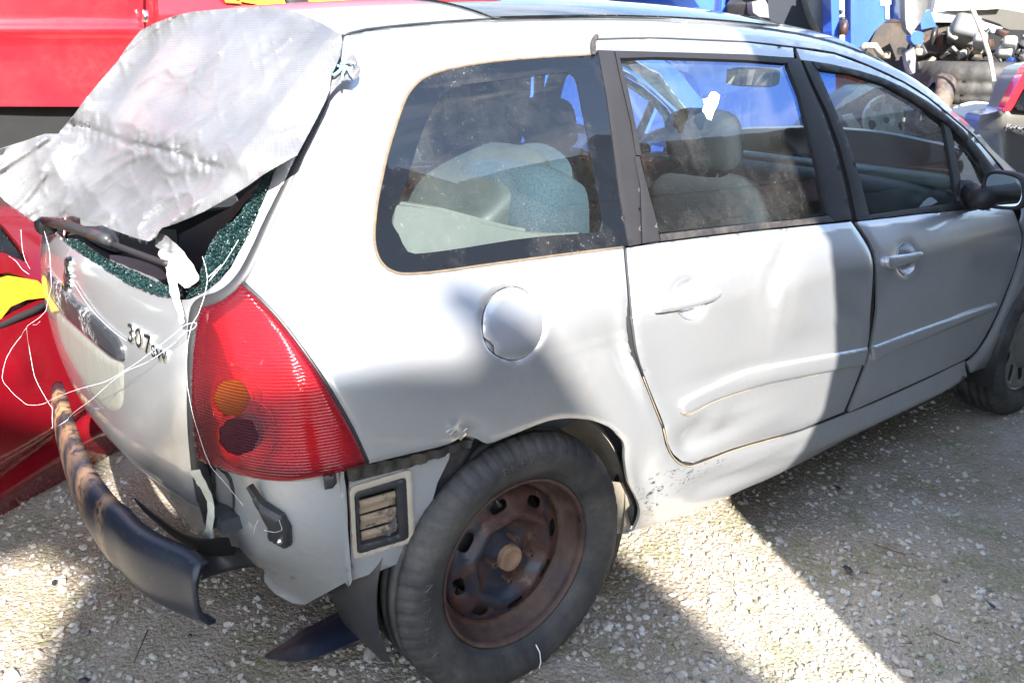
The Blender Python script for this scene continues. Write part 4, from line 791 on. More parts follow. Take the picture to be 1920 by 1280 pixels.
kn=sm([(612,168),(625,150),(640,132),(655,118),(664,122),(671,138),(668,152),(655,160),(640,160),(626,172),(606,200),(588,232),(572,256),(560,283),(556,262),(570,232),(590,200)],3,True)
patch('gathered_corner',kn,TARP,TG,off=.018,thick=.002,step=4,disp=lambda V,P:.014*(1-np.abs(2*vnoise(np.stack([(V[:,0]*.8+V[:,1]*.6)/9,(-V[:,0]*.6+V[:,1]*.8)/40],1)+20,8)-1))+.012*np.exp(-((V[:,0]-652)**2+(V[:,1]-135)**2)/500))
def string(name,pts,off,mat,parent,r=.0008,n=6):
    V=np.array([(a_[0]+(b_[0]-a_[0])*k/6,a_[1]+(b_[1]-a_[1])*k/6) for a_,b_ in zip(pts,pts[1:]) for k in range(6)]+[pts[-1]],float); V=np.array([V[max(i-1,0):i+2].mean(0) for i in range(len(V))]); W_=proj_cam(V); nn=grad(W_); of=np.interp(np.linspace(0,1,len(V)),np.linspace(0,1,len(off)),off) if hasattr(off,'__len__') else off
    W_=W_+nn*(np.array(of)[:,None] if hasattr(of,'__len__') else of); return tube(name,W_,r,mat,parent,seg=5)
for pts in ([(606,142),(618,148),(630,156),(642,155)],[(642,155),(634,164),(632,178)],[(640,154),(645,166),(650,172)],[(636,156),(620,170),(616,165)],[(630,152),(645,147),(655,150)]): string('blue_tie',pts,.045,STRB,TG,.0022)
# frayed threads on the hem
FR=[(22,387),(38,398),(55,410),(62,415),(77,406),(96,407),(116,409),(135,405),(158,411),(182,418),(205,428),(226,436),(250,445),(277,452)]
V_=[];F_=[]
for i in range(170):
    k=RNG.integers(0,len(FR)-1); t=RNG.random(); x=FR[k][0]*(1-t)+FR[k+1][0]*t; y=FR[k][1]*(1-t)+FR[k+1][1]*t; p=near(x,y); l=RNG.uniform(.002,.010); dr=np.array([RNG.normal()*.4,RNG.normal()*.5,-1]); dr/=np.linalg.norm(dr); s_=np.array([.0004,.0004,0]); m_=len(V_)*1
    a=len(V_); V_+=[p-s_,p+s_,p+dr*l+s_*.3,p+dr*l-s_*.3]; F_.append((a,a+1,a+2,a+3))
tag(mk('frayed_threads',V_,F_,TARP,TG,False),kind='stuff')
# white rag hanging at the window corner
def camsheet(name,poly,ax,val,mat,parent,thick=.0015,step=6,disp=None):
    V,Fc,be=tri2d(poly,[],step); P=np.array([on(a,b,ax,val) for a,b in V]); n=np.zeros(3); n[ax]=-1; N=np.tile(n,(len(P),1)); P=P+N*(disp(V)[:,None] if disp else 0); return build_sheet(name,V,Fc,be,P,N,mat,parent,thick)
rag=patch('hanging_rag',sm([(299,477),(308,468),(337,465),(352,483),(364,498),(371,517),(370,529),(360,535),(347,540),(333,527),(334,546),(340,578),(345,603),(339,606),(330,578),(321,550),(311,505)],2,True),WCLOTH,None,off=.022,thick=.0015,step=4,disp=lambda V,P:.006*(vnoise(V/14,12)-.5)+.002*vnoise(V/4,13))
tag(rag,'torn white rag hanging from the corner of the broken rear window','rag')
r2=patch('hanging_rag',[(288,433),(300,436),(312,442),(328,455),(337,466),(318,474),(305,470),(292,462),(289,450)],TARP,None,off=.026,thick=.001,step=4,disp=lambda V,P:.008*(vnoise(V/9,14)-.5))
tag(r2,'grey torn scrap of plastic above the white rag on the rear window','rag')
# tape under the lamp
tpz=[(363,877),(382,875),(384,900),(389,920),(395,945),(401,968),(403,1000),(401,1030),(388,1048),(380,1063),(370,1050),(366,1030),(371,1012),(383,1000),(388,985),(385,955),(375,925),(368,905)]
tag(patch('tape_strip',tpz,TAPE,None,off=.014,thick=.0006,step=5,disp=lambda V,P:.010*np.sin(V[:,1]/26)+.004*vnoise(V/9,15)),'yellowed strip of tape hanging under the red tail light','tape')
# strings across the tailgate
st=thing('tie_string','tangled white string strung across the rear door of the silver car','string')
for pts,off in (([(107,436),(112,470),(109,520),(104,560),(103,590),(100,605),(101,640),(108,680),(116,712),(124,738),(130,757),(142,781)],[.03,.02,.012,.02,.06,.06,.06,.05,.04,.06]),
 ([(100,605),(92,625),(78,655),(75,690),(95,712),(113,733),(128,735),(160,727),(205,713),(245,703),(262,694),(300,672),(340,640),(355,624),(368,608),(380,603),(383,606),(376,615),(362,620),(350,634)],[.06,.08,.09,.09,.08,.07,.06,.05,.05,.04,.03,.02,.015,.015,.02]),
 ([(142,781),(170,762),(205,740),(245,706),(272,686),(296,676),(318,660),(345,637)],[.05,.045,.04,.04,.03,.02,.015]),
 ([(63,430),(66,470),(72,490),(82,505)],.03),([(40,480),(55,490),(66,505),(80,514)],.03),([(103,602),(112,602),(120,596)],.05),
 ([(395,485),(400,505),(402,530),(395,560),(384,590),(372,606),(364,640),(361,680),(362,720),(372,775),(392,840),(405,870),(432,900),(468,945)],[.02,.015,.014,.012,.012]),
 ([(430,500),(402,528),(420,512),(404,536),(432,500),(460,452)],.02),([(137,522),(160,560),(185,592),(215,620),(243,640)],.004),([(528,965),(535,985),(522,990),(500,985)],.012),([(492,965),(486,980),(483,994)],.012)):
    string('strand',pts,off,STRW,st,.00038)
# ================================================================ bumper beam and fallen trim
bz=.40; bp_=[on(x,y,2,bz) for x,y in sm([(122,752),(136,800),(152,855),(180,925),(226,992),(285,1042),(345,1082),(398,1106)],5)]
fl_=np.linspace(0,1,len(bp_)); 
Pb,Tb,Ab,Bb=frames(bp_); sec=[(.000,.050),(.022,.052),(.036,.044),(.044,.026),(.046,.004),(.044,-.020),(.036,-.038),(.020,-.052),(-.002,-.056),(-.004,-.050),(.014,-.044),(.030,-.030),(.038,-.010),(.038,.014),(.030,.032),(.016,.042),(-.002,.044)]
sgn=1 if (Ab[5]@(np.array([-1,-.3,0])))>0 else -1
sc_b=np.interp(fl_,[0,.08,.2,.88,1],[.9,1.12,1.2,1.08,.95]); nsec=len(sec); Vb=[]
for i_b in range(len(bp_)):
    wob=.006*math.sin(i_b*.55)*(fl_[i_b]>.6)
    for a_b,z_b in sec: Vb.append(Pb[i_b]+sgn*Ab[i_b]*(a_b*sc_b[i_b]*.85+wob)+np.array([0,0,z_b*sc_b[i_b]*1.42]))
Fb=[(i_*nsec+k,i_*nsec+(k+1)%nsec,(i_+1)*nsec+(k+1)%nsec,(i_+1)*nsec+k) for i_ in range(len(bp_)-1) for k in range(nsec)]+[tuple(range(nsec)),tuple((len(bp_)-1)*nsec+k for k in range(nsec))]
bmo=mk('bumper_beam',Vb,Fb,BEAM,None,True)
bm_=bmesh.new(); bm_.from_mesh(bmo.data); bmesh.ops.recalc_face_normals(bm_,faces=bm_.faces[:]); bm_.to_mesh(bmo.data); bm_.free()
me=bmo.data; at_=me.attributes.new('rust','FLOAT','POINT'); co=np.zeros(len(me.vertices)*3); me.vertices.foreach_get('co',co); k=np.arange(len(me.vertices))//nsec; t=k/max(k.max(),1)
vals=np.zeros(len(t)); 
for c_,w_ in ((.10,.02),(.19,.028),(.30,.016),(.385,.014),(.47,.016),(.57,.012)): vals=np.maximum(vals,np.exp(-((t-c_)/w_)**4))
vals*=(np.clip(1.25-t*1.2,0,1)); at_.data.foreach_set('value',vals.astype(np.float32))
m_=BEAM; nn_=m_.node_tree; an=nn_.nodes.new('ShaderNodeAttribute'); an.attribute_name='rust'; pb=nn_.nodes['Principled BSDF']; lk=pb.inputs['Base Color'].links[0].from_socket; mr_=nn_.nodes.new('ShaderNodeMixRGB'); nsn=nn_.nodes.new('ShaderNodeTexNoise'); nsn.inputs['Scale'].default_value=45; nsn.inputs['Detail'].default_value=6; tcn=nn_.nodes.new('ShaderNodeTexCoord'); nn_.links.new(tcn.outputs['Object'],nsn.inputs['Vector'])
ma=nn_.nodes.new('ShaderNodeMath'); ma.operation='MULTIPLY'; rpn=nn_.nodes.new('ShaderNodeValToRGB'); rpn.color_ramp.elements[0].position=.38; rpn.color_ramp.elements[1].position=.5; nn_.links.new(nsn.outputs[0],rpn.inputs[0]); nn_.links.new(an.outputs['Fac'],ma.inputs[0]); nn_.links.new(rpn.outputs[0],ma.inputs[1]); nn_.links.new(ma.outputs[0],mr_.inputs[0]); nn_.links.new(lk,mr_.inputs[1]); mr_.inputs[2].default_value=(.36,.21,.11,1); nn_.links.new(mr_.outputs[0],pb.inputs['Base Color'])
bmo['label']='rusty navy bumper beam hanging loose behind the rear of the silver car'; bmo['category']='bumper beam'
ruled('beam_bracket',[on(350,1040,2,.38),on(400,1020,2,.36),on(470,1035,2,.36),on(520,1060,2,.34)],[on(380,1085,2,.33),on(410,1075,2,.31),on(470,1062,2,.30),on(520,1068,2,.30)],BLACKP,car)
ruled('beam_bracket',[on(250,935,2,.45),on(300,975,2,.45),on(360,1010,2,.45),on(430,1010,2,.42)],[on(270,960,2,.36),on(330,1010,2,.36),on(390,1040,2,.36),on(440,1040,2,.34)],DARK,car)
PL2=dusty('navy_black_plastic',(.012,.016,.030),(.22,.18,.13),.35,.35,.5,.75,6)
ft=[(496,1229),(520,1212),(540,1200),(556,1187),(590,1168),(621,1153),(650,1136),(677,1121),(712,1142),(746,1165),(709,1180),(652,1207),(610,1224),(577,1235),(545,1238),(515,1233)]
V,Fc,be=tri2d(sm(ft,2,True),[],6); zz=np.interp(V[:,0],[496,600,746],[.012,.06,.13]); P=np.array([on(a,b,2,z) for (a,b),z in zip(V,zz)]); d_=.012*np.clip(bdist(V,[ft])/18,0,1); P[:,2]+=d_
tag(build_sheet('plastic_trim',V,Fc,be,P,np.tile([0,0,1.],(len(P),1)),PL2,None,.004),'broken dark plastic trim sagging onto the gravel behind the rear wheel','plastic trim')
# ================================================================ GROUND
def groundmat():
    g=G('gravel_ground'); a=g.noise(1.3,6,.6,.4); b=g.noise(5.5,6,.65); v=g.n.new('ShaderNodeTexVoronoi'); v.inputs['Scale'].default_value=75; g.L(g.tc.outputs['Object'],v.inputs['Vector']); v2=g.n.new('ShaderNodeTexVoronoi'); v2.inputs['Scale'].default_value=160; g.L(g.tc.outputs['Object'],v2.inputs['Vector'])
    c=g.mix(g.ramp(a,(.40,0),(.62,1)),(.38,.33,.265),(.27,.21,.145)); c=g.mix(g.math('MULTIPLY',g.ramp(b,(.48,0),(.62,1)),.6),c,(.17,.175,.08)); c=g.mix(g.math('MULTIPLY',g.ramp(g.noise(14,6,.7),(.55,0),(.72,1)),.6),c,(.40,.385,.35))
    c=g.mix(g.math('MULTIPLY',g.ramp(v.outputs['Color'],(.3,0),(.9,1)),.35),c,(.42,.38,.33)); f=g.noise(120,4,.7); c=g.mix(g.math('MULTIPLY',g.ramp(f,(.35,1),(.5,0)),.45),c,(.10,.08,.05))
    h=g.math('ADD',g.math('MULTIPLY',v.outputs['Distance'],-1.0),g.math('MULTIPLY',v2.outputs['Distance'],-.5)); h=g.math('ADD',h,g.math('MULTIPLY',f,.8)); g.set(col=c,rough=.92,spec=.25); g.bump(h,.9,.006); return g.m
GM=groundmat()
xs=np.concatenate([np.linspace(-60,-4,15)[:-1],np.linspace(-4,6,260),np.linspace(6,60,15)[1:]]); ys=np.concatenate([np.linspace(-60,-4,15)[:-1],np.linspace(-4,5,240),np.linspace(5,60,15)[1:]])
X,Y=np.meshgrid(xs,ys); pp=np.stack([X.ravel(),Y.ravel()],1)
def gh(p): return .018*(vnoise(p*1.3+20,21)-.5)+.008*(vnoise(p*5+30,22)-.5)+.004*(vnoise(p*17+7,23)-.5)
Z=gh(pp)*np.exp(-(np.maximum(np.hypot(pp[:,0]-.5,pp[:,1]+.5)-5,0)/3)**2)-.004
n_x=len(xs); i=np.arange(len(ys)-1)[:,None]*n_x+np.arange(n_x-1)[None]; i=i.ravel(); F_=np.stack([i,i+1,i+n_x+1,i+n_x],1)
tag(mk('ground',np.stack([pp[:,0],pp[:,1],Z],1),F_,GM,None,True),kind='structure')
def stonemat():
    g=G('crushed_stone'); at=g.n.new('ShaderNodeAttribute'); at.attribute_name='tone'; r=g.ramp(at.outputs['Fac'],(0,(.10,.095,.09)),(.08,(.30,.27,.23)),(.45,(.42,.385,.33)),(.70,(.48,.41,.36)),(.82,(.45,.44,.42)),(1,(.52,.50,.46))); c=g.mix(g.math('MULTIPLY',g.ramp(g.noise(5.5,6,.65),(.47,0),(.62,1)),.5),r,(.20,.20,.11)); c=g.mix(g.math('MULTIPLY',g.ramp(g.noise(260,3,.6),(.4,0),(.7,1)),.3),c,(.22,.17,.12)); g.set(col=c,rough=.85,spec=.3); g.bump(g.noise(350,3,.6),.4,.0008); return g.m
SM=stonemat()
ph=(1+5**.5)/2; ico=np.array([(-1,ph,0),(1,ph,0),(-1,-ph,0),(1,-ph,0),(0,-1,ph),(0,1,ph),(0,-1,-ph),(0,1,-ph),(ph,0,-1),(ph,0,1),(-ph,0,-1),(-ph,0,1)])/1.902
icf=np.array([(0,11,5),(0,5,1),(0,1,7),(0,7,10),(0,10,11),(1,5,9),(5,11,4),(11,10,2),(10,7,6),(7,1,8),(3,9,4),(3,4,2),(3,2,6),(3,6,8),(3,8,9),(4,9,5),(2,4,11),(6,2,10),(8,6,7),(9,8,1)])
def stones(name,n,region,smin,smax,power,mat,dens=None,flat=.55,seed=5):
    r=np.random.default_rng(seed); p=r.random((n*8,2))*(np.array(region[1])-np.array(region[0]))+np.array(region[0]); d=np.hypot(p[:,0]-CP[0],p[:,1]-CP[1]); pr=np.clip((1.9/np.maximum(d,1.2))**2.6,0,1)
    m=vnoise(p*2.1+11,33)*.6+vnoise(p*7+3,34)*.4; pr*=np.clip((m-.22)*3,.12,1)
    # nothing where neither the picture nor a step aside can see it: deep under the car
    pr*=~((p[:,0]>-.45)&(p[:,0]<3.4)&(p[:,1]>.15)&(p[:,1]<.9)); k=r.random(len(p))<pr; p=p[k][:n]; n=len(p)
    s=smin+(smax-smin)*r.random(n)**power; A=r.normal(size=(n,3,3)); Q=np.linalg.qr(A)[0]; sc=np.stack([s*r.uniform(.7,1.3,n),s*r.uniform(.6,1.0,n),s*r.uniform(.4,.8,n)],1)
    Vv=ico[None]*(1+r.normal(size=(n,12,1))*.14)*sc[:,None]; Vv=np.einsum('nij,njk->nik',Vv,Q); Vv[:,:,2]*=flat+.2; z=gh(p)-.004; Vv[:,:,0]+=p[:,0,None]; Vv[:,:,1]+=p[:,1,None]; Vv[:,:,2]+=(z+s*.12)[:,None]
    Fs=(icf[None]+12*np.arange(n)[:,None,None]).reshape(-1,3); o=mk(name,Vv.reshape(-1,3),Fs,mat,None,False); a=o.data.attributes.new('tone','FLOAT','POINT'); a.data.foreach_set('value',np.repeat(r.random(n),12).astype(np.float32)); return tag(o,kind='stuff')
stones('gravel',76000,((-3.2,-2.4),(4.6,3.4)),.0022,.014,3.6,SM)
stones('coarse_gravel',700,((-2.6,-2.2),(4.0,3.0)),.012,.024,2.5,SM,seed=9)
def debris(k,px,py,s,mat,lab,cat,group=None):
    p=on(px,py,2,.004); n=12; r=np.random.default_rng(k); V=ico*(1+r.normal(size=(12,1))*.25)*np.array([s,s*.5,s*.22]); a=r.uniform(0,3); c,s_=math.cos(a),math.sin(a); V=np.stack([V[:,0]*c-V[:,1]*s_,V[:,0]*s_+V[:,1]*c,V[:,2]],1)+p+np.array([0,0,s*.15]); o=mk(k and 'debris_scrap',V,icf,mat,None,False); tag(o,lab,cat,group)
DB=[(1590,1068,.022,'small black plastic scrap on shaded gravel right of the sunlit strip'),(102,1092,.016,'flat black scrap on the gravel below the bumper beam'),(1858,1134,.014,'black lump on gravel near the lower right corner'),(356,1192,.010,'tiny black chip on gravel left of the fallen trim'),(1570,915,.018,'dark scrap on gravel just below the sill'),(160,1274,.015,'black lump on gravel at the bottom edge, lower left')]
for i_,(x,y,s_,l_) in enumerate(DB): debris(i_+1,x,y,s_,BLACKP,l_,'scrap')
for i_,(a,b,c_,l_) in enumerate((((277,1180),(262,1215),(250,1242),'thin brown twig lying left of the fallen trim'),((1640,1020),(1670,1030),(1700,1040),'thin twig on shaded gravel above the black scrap'),((1750,1185),(1775,1197),(1800,1206),'brown twig on gravel in the lower right'))):
    tag(tube('twig',[on(*a,2,.010),on(*b,2,.014),on(*c_,2,.010)],.0016,plain('twig_bark',(.10,.055,.03),.9),None,seg=5),l_,'twig')
# ================================================================ BACKGROUND
def pt(px,py,dist): return CP+ray((px,py))[0]*dist
NV=np.array([-.62,-.78,0.])
# red van, stacked high at the back left
van=thing('red_van','red panel van standing behind the tarp at the upper left','van',(0,3.8,0))
def child(o,par): 
    o.parent=par; o.matrix_parent_inverse=par.matrix_world.inverted() if False else Matrix.Translation(-Vector(par.location)); return o
crv=lambda V:-.0+.035*np.exp(-((V[:,1]-58)/9)**2)-.02*np.clip((V[:,1]-60)/60,0,1)+.015*np.sin(V[:,0]/90)
child(planepatch('side_door',[(-140,-120),(268,-120),(268,150),(150,200),(-140,200)],(0,3.8,0),(0,-1,0),RED,None,disp=crv,step=12,smooth=True,thick=.06),van)
child(planepatch('side_panel',[(296,-120),(700,-120),(700,120),(296,120)],(0,3.8,0),(0,-1,0),RED,None,disp=lambda V:.02*np.sin(V[:,1]/25),step=14,smooth=True,thick=.06),van)
YEL=plain('yellow_livery',(.85,.55,.03),.4,0,20,.2,0,.5); ORG=plain('orange_livery',(.80,.16,.03),.4,0,20,.2,0,.5)
for pl,m_ in (([(425,-40),(660,-40),(640,6),(560,12),(480,9),(440,2)],YEL),([(395,-40),(425,-40),(450,8),(420,6)],ORG),([(660,-40),(700,-40),(700,14),(668,12)],YEL)):
    child(planepatch('livery_stripe',pl,(0,3.8,0),(0,-1,0),m_,None,thick=.004,off=.030,step=20),van)
child(box('van_body',(.9,4.75,2.05),(5.6,1.75,1.95),RED,None,bev=.12),van); child(box('chassis',(.9,4.7,.85),(5.2,1.6,.42),DARK,None),van)
child(tube('door_latch',[on(273,20,1,3.74),on(273,42,1,3.74)],.018,CHROME,None),van)
for x_ in (-.9,2.6): child(lathe('wheel',[(0,0),(.2,0),(.21,-.02),(.31,-.02),(.33,.03),(.33,.18),(0,.2)],(x_,3.95,.62),RUBBER,None,seg=32),van)
child(planepatch('sill_rail',[(-140,208),(220,208),(220,222),(-140,224)],(0,3.95,0),(0,-1,0),RED,None,thick=.05,step=40),van)
# red car at the left edge
rc_=thing('parked_car','dark red car at the left edge beside the silver tailgate','car',(-.6,.82,0)); RN=np.array([.52,-.85,0]); RP=np.array([-.6,.84,0])
def rdisp(V): x,y=V[:,0],V[:,1]; yy=y-(900-.62*x)*0; t=(y-400)/500; return -.10*np.clip(1-t*1.6,0,1)**1.3+.035*np.exp(-((y-(905-.72*x))/16)**2)*-1-.10*np.clip((y-(930-.62*x))/120,0,1)+.012*np.exp(-((x-35)/30)**2-((y-690)/30)**2)
bodyp=[(-160,300),(0,366),(40,392),(300,392),(300,800),(205,874),(146,915),(70,964),(0,1008),(-160,1110)]
w1=[(-120,330),(0,388),(26,404),(50,432),(74,470),(86,500),(40,478),(0,470),(-120,460)]; w2=[(-120,548),(-40,528),(0,520),(40,514),(72,524),(88,540),(94,562),(60,580),(0,606),(-120,650)]
child(planepatch('body',bodyp,RP,RN,RED_D,None,holes=[w1,w2],thick=.30,step=12,disp=rdisp,smooth=True),rc_)
GL2=glass('dark_car_glass',(.25,.30,.32),.04)
GL3=glass('pale_car_glass',(.9,.9,.85),.02,.6)
for w_ in (w1,w2): child(planepatch('window',w_,RP,RN,GL2 if w_ is w1 else GL3,None,thick=.004,step=14,disp=lambda V:rdisp(V)-.012,smooth=True),rc_)
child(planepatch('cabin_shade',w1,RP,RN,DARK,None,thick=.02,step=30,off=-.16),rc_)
tb=[on_ for on_ in onp(np.array([(-120,655),(0,610),(60,584),(96,564)]),RP+RN*-.03,RN)]; child(tube('window_trim',tb,.012,TRIM,None),rc_)
child(box('car_interior',tuple(RP-RN*.75+np.array([-.5,-.3,.45])),(2.6,.9,.7),DARK,None,rot=(0,0,math.atan2(RN[0],-RN[1]))),rc_)
yb=planepatch('yellow_reflection',[(-60,520),(0,528),(30,519),(70,526),(88,542),(84,558),(50,562),(20,575),(0,600),(-60,600)],RP-RN*.03,RN,plain('yellow_reflection_tone',(.52,.36,.02),.5,0,20,.1,.1),None,thick=.05,step=20)  # yellow sheet behind the glass, put in for a reflection on this window
tag(yb,'bright yellow crate standing in for a reflection in the side window of the dark red car','board')
# blue car seen over the roof and through the windows
bc=thing('scrap_car','blue scrap car standing beyond the silver car, seen over its roof','car',(3.2,3.2,0))
child(planepatch('body',[(868,-60),(1560,-60),(1570,260),(1180,250),(900,200)],(0,3.0,0),(0,-1,0),BLUE,None,thick=.5,step=20,disp=lambda V:.05*np.exp(-((V[:,1]-150+.03*V[:,0])/18)**2)-.12*np.clip((60-V[:,1])/80,0,1),smooth=True),bc)
child(planepatch('window',[(980,-58),(1300,-58),(1320,-10),(960,-8)],(0,2.98,0),(0,-1,0),GL2,None,thick=.01,off=.05,step=30),bc)
child(planepatch('lower_body',[(900,200),(1180,250),(1570,260),(1570,420),(900,400)],(0,3.1,0),(0,-1,0),BLUE_D,None,thick=.4,step=40),bc)
# stripped shells at the back right
D0=4.6; WP=pt(1650,80,D0)
JM_=[plain('dull_tan_part',(.22,.19,.15),.7)]
bw=thing('car_shell','stripped bright blue car shell with an empty wheel arch at the upper right','car shell',tuple(WP*[1,1,0]))
def W(name,poly,dd,mat,thick=.05,par=bw,step=14,disp=None,smooth=True): return child(planepatch(name,poly,WP-NV*dd,NV,mat,None,thick=thick,step=step,disp=disp,smooth=smooth),par)
W('fender',sm([(1594,-80),(1697,-80),(1698,40)],1)+sm([(1698,40),(1680,36),(1664,37),(1650,44),(1636,57),(1624,76),(1616,92)],3)+[(1594,88)],0,BLUE,.25,disp=lambda V:.04*np.exp(-((V[:,0]-1640)/40)**2)-.05*np.clip((V[:,0]-1670)/30,0,1))
W('door_pillar',[(1556,-60),(1572,-60),(1574,72),(1560,66)],-.02,BLUE,.12); W('pillar_face',[(1573,-60),(1583,-60),(1584,84),(1575,80)],.02,WHITE,.03); W('door_gap',[(1583,-60),(1595,-60),(1595,92),(1583,86)],.12,BLUE_D,.05)
WG=plain('white_spray_paint',(.8,.8,.8),.6,0,20,.1,0)
for pl in ([(1650,0),(1672,0),(1671,8),(1668,10),(1667,36),(1661,36),(1661,12),(1652,11)],[(1680,0),(1687,0),(1688,10),(1692,10),(1692,36),(1686,36),(1684,16)]): W('painted_mark',pl,-.043,WG,.004)
for yy in (22,36,60): child(soft('hinge_bolt',pt(1577,yy,D0-.05),(.02,.02,.02),BLACKP,None,e=1,nu=8,nv=6),bw)
child(tube('door_check',[pt(1580,40,D0-.08),pt(1583,48,D0-.12),pt(1580,66,D0-.12)],.02,RUST,None),bw)
W('arch_liner',[(1618,96),(1622,78),(1636,57),(1652,44),(1700,42),(1706,110),(1640,120)],.30,dusty('brown_underbody',(.03,.024,.02),(.12,.085,.06),.7),.05)
W('torn_wing',[(1694,-40),(1738,-40),(1737,14),(1730,40),(1722,56),(1718,66),(1706,54),(1700,36)],-.12,plain('grey_felt',(.20,.20,.195),.8),.05,disp=lambda V:.05*np.sin(V[:,0]/12))
W('blue_bracket',[(1708,62),(1722,58),(1732,62),(1730,84),(1714,84),(1708,76)],-.05,BLUE,.05); W('blue_wing_end',[(1724,30),(1744,18),(1756,50),(1728,56)],.03,BLUE,.05)
for a,b,c in ((1560,95,.03),(1625,86,.04)): child(tube('hose',[pt(1614,96,D0-.1),pt(1622,86,D0-.12),pt(1640,86,D0-.1),pt(1652,104,D0-.05)],.015,CREAM,None),bw); break
for px,py in ((1662,104),(1690,96),(1722,98),(1700,106)): child(soft('bracket',pt(px,py,D0+.1),(.045,.03,.035),JM_[0],None,e=.6),bw)
W('hanging_liner',[(1697,100),(1716,84),(1722,110),(1718,136),(1704,140),(1699,124)],-.02,plain('grey_liner',(.20,.20,.21),.6),.04,disp=lambda V:.03*np.sin(V[:,0]/6))
w2_=thing('car_shell','stripped grey front end with exposed engine bay at the upper right corner','car shell',tuple(pt(1800,100,4.9)*[1,1,0])); D0=4.9
W('bonnet_cream',[(1750,24),(1756,-6),(1800,-12),(1850,4),(1882,16),(1830,19),(1780,20)],.2,plain('cream_sheet',(.62,.55,.40),.6),.04,w2_)
W('grey_bonnet',sm([(1776,20),(1830,18),(1880,17),(1930,26),(1990,34),(1990,56),(1893,56),(1876,46),(1840,34),(1800,26)],2,True),.24,GREYP,.06,w2_)
W('silver_rail',[(1745,24),(1790,30),(1840,40),(1880,52),(1876,62),(1862,62),(1830,50),(1790,42),(1746,42)],.16,plain('silver_rail_paint',(.42,.44,.47),.4,.3),.08,w2_)
W('engine_bay',[(1700,40),(1990,40),(1990,215),(1890,220),(1700,200)],.75,DARK,.3,w2_,step=60)
child(soft('air_box',pt(1806,58,4.8),(.20,.12,.11),plain('grey_box',(.12,.12,.12),.6),None,(.2,.3,.6),e=.4),w2_)
child(soft('inner_wing',pt(1760,100,5.1),(.42,.3,.26),dusty('muddy_wing',(.03,.025,.02),(.15,.10,.06),.7),None,(.1,.4,.5),e=.6),w2_); child(soft('inner_wing',pt(1800,112,5.0),(.30,.2,.12),dusty('muddy_wing2',(.04,.03,.02),(.20,.14,.08),.8),None,(.1,-.4,.5),e=.6),w2_)
child(tube('hose',[pt(1780,54,4.75),pt(1781,68,4.72),pt(1790,71,4.72),pt(1802,66,4.75)],.012,CREAM,None),w2_)
r_=np.random.default_rng(4)
JM=[plain('dull_tan',(.20,.17,.13),.7),RUST,BLACKP,GREYP,plain('pale_alloy',(.30,.30,.29),.45,.4),BLUE_D,BLACKP]
for k in range(80):
    px,py=r_.uniform(1725,1935),r_.uniform(62,150); 
    if k%3==0: child(tube('engine_pipe',[pt(px,py,4.75+.1*r_.random()),pt(px+r_.normal()*14,py+r_.normal()*10,4.8),pt(px+r_.normal()*26,py+r_.uniform(4,22),4.8)],r_.uniform(.006,.014),JM[r_.integers(7)],None,seg=6),w2_)
    else: child(box('engine_part',pt(px,py,4.7+.35*r_.random()),r_.uniform(.015,.062,3),JM[r_.integers(7)],None,rot=tuple(r_.uniform(0,3,3)),bev=.004),w2_)
for px,py,rx,m_ in ((1838,78,26,'a'),(1884,98,12,'b'),(1893,82,20,'c')): child(soft('chassis_leg',pt(px,py,4.65),(rx*.0052,.06,.05),JM[4],None,(0,.3,.4),e=.5),w2_)
# tyres
def tyre_flat(c,label,group='tyres stacked at the back right'):
    o=lathe('tyre',[(.20,.02),(.24,0),(.29,.01),(.31,.04),(.302,.05),(.312,.06),(.312,.10),(.302,.11),(.312,.12),(.31,.16),(.29,.19),(.24,.20),(.20,.18)],(0,0,0),TYRE,None,seg=120,mod=lambda R_,Y,th:(R_-.006*((np.arange(len(th))%4==0)[:,None]&(R_>.295)),Y)); o.location=c; o.rotation_euler=(math.radians(90),0,0); return tag(o,label,'tyre',group)
tyre_flat(pt(1868,168,4.7)+np.array([.15,.15,-.08]),'upper dusty black tyre lying flat beside the engine bay at the right')
tyre_flat(pt(1868,200,4.7)+np.array([.15,.15,-.18]),'lower black tyre lying flat under another beside the white panel')
tube_o=tube('measuring_pole',[pt(1820,10,4.35),pt(1840,58,4.35),pt(1855,104,4.35),pt(1863,150,4.35),pt(1869,202,4.35)],.0085,plain('pale_rod',(.50,.46,.36),.6),None,seg=8); tag(tube_o,'long pale rod leaning in front of the stripped grey front end','rod')
wpn=planepatch('sheet_metal',sm([(1785,206),(1800,196),(1830,190),(1868,196),(1885,205),(1870,222),(1850,231),(1830,228),(1800,216)],2,True),pt(1830,205,4.5),(-.5,-.5,.75),WHITE,None,thick=.03,step=10,smooth=True); tag(wpn,'white sheet metal panel lying below the two tyres at the right','panel')
o=lathe('tyre',[(.14,.02),(.17,0),(.20,.01),(.215,.04),(.215,.1),(.19,.14),(.14,.13)],(0,0,0),dusty('dusty_hub_tyre',(.05,.04,.035),(.3,.2,.15),.6),None,seg=48); o.location=pt(1772,198,4.6); o.rotation_euler=(.2,0,math.radians(40)); o.scale=(.62,.62,.62); tag(o,'small dusty tyre standing beyond the windscreen pillar','tyre')
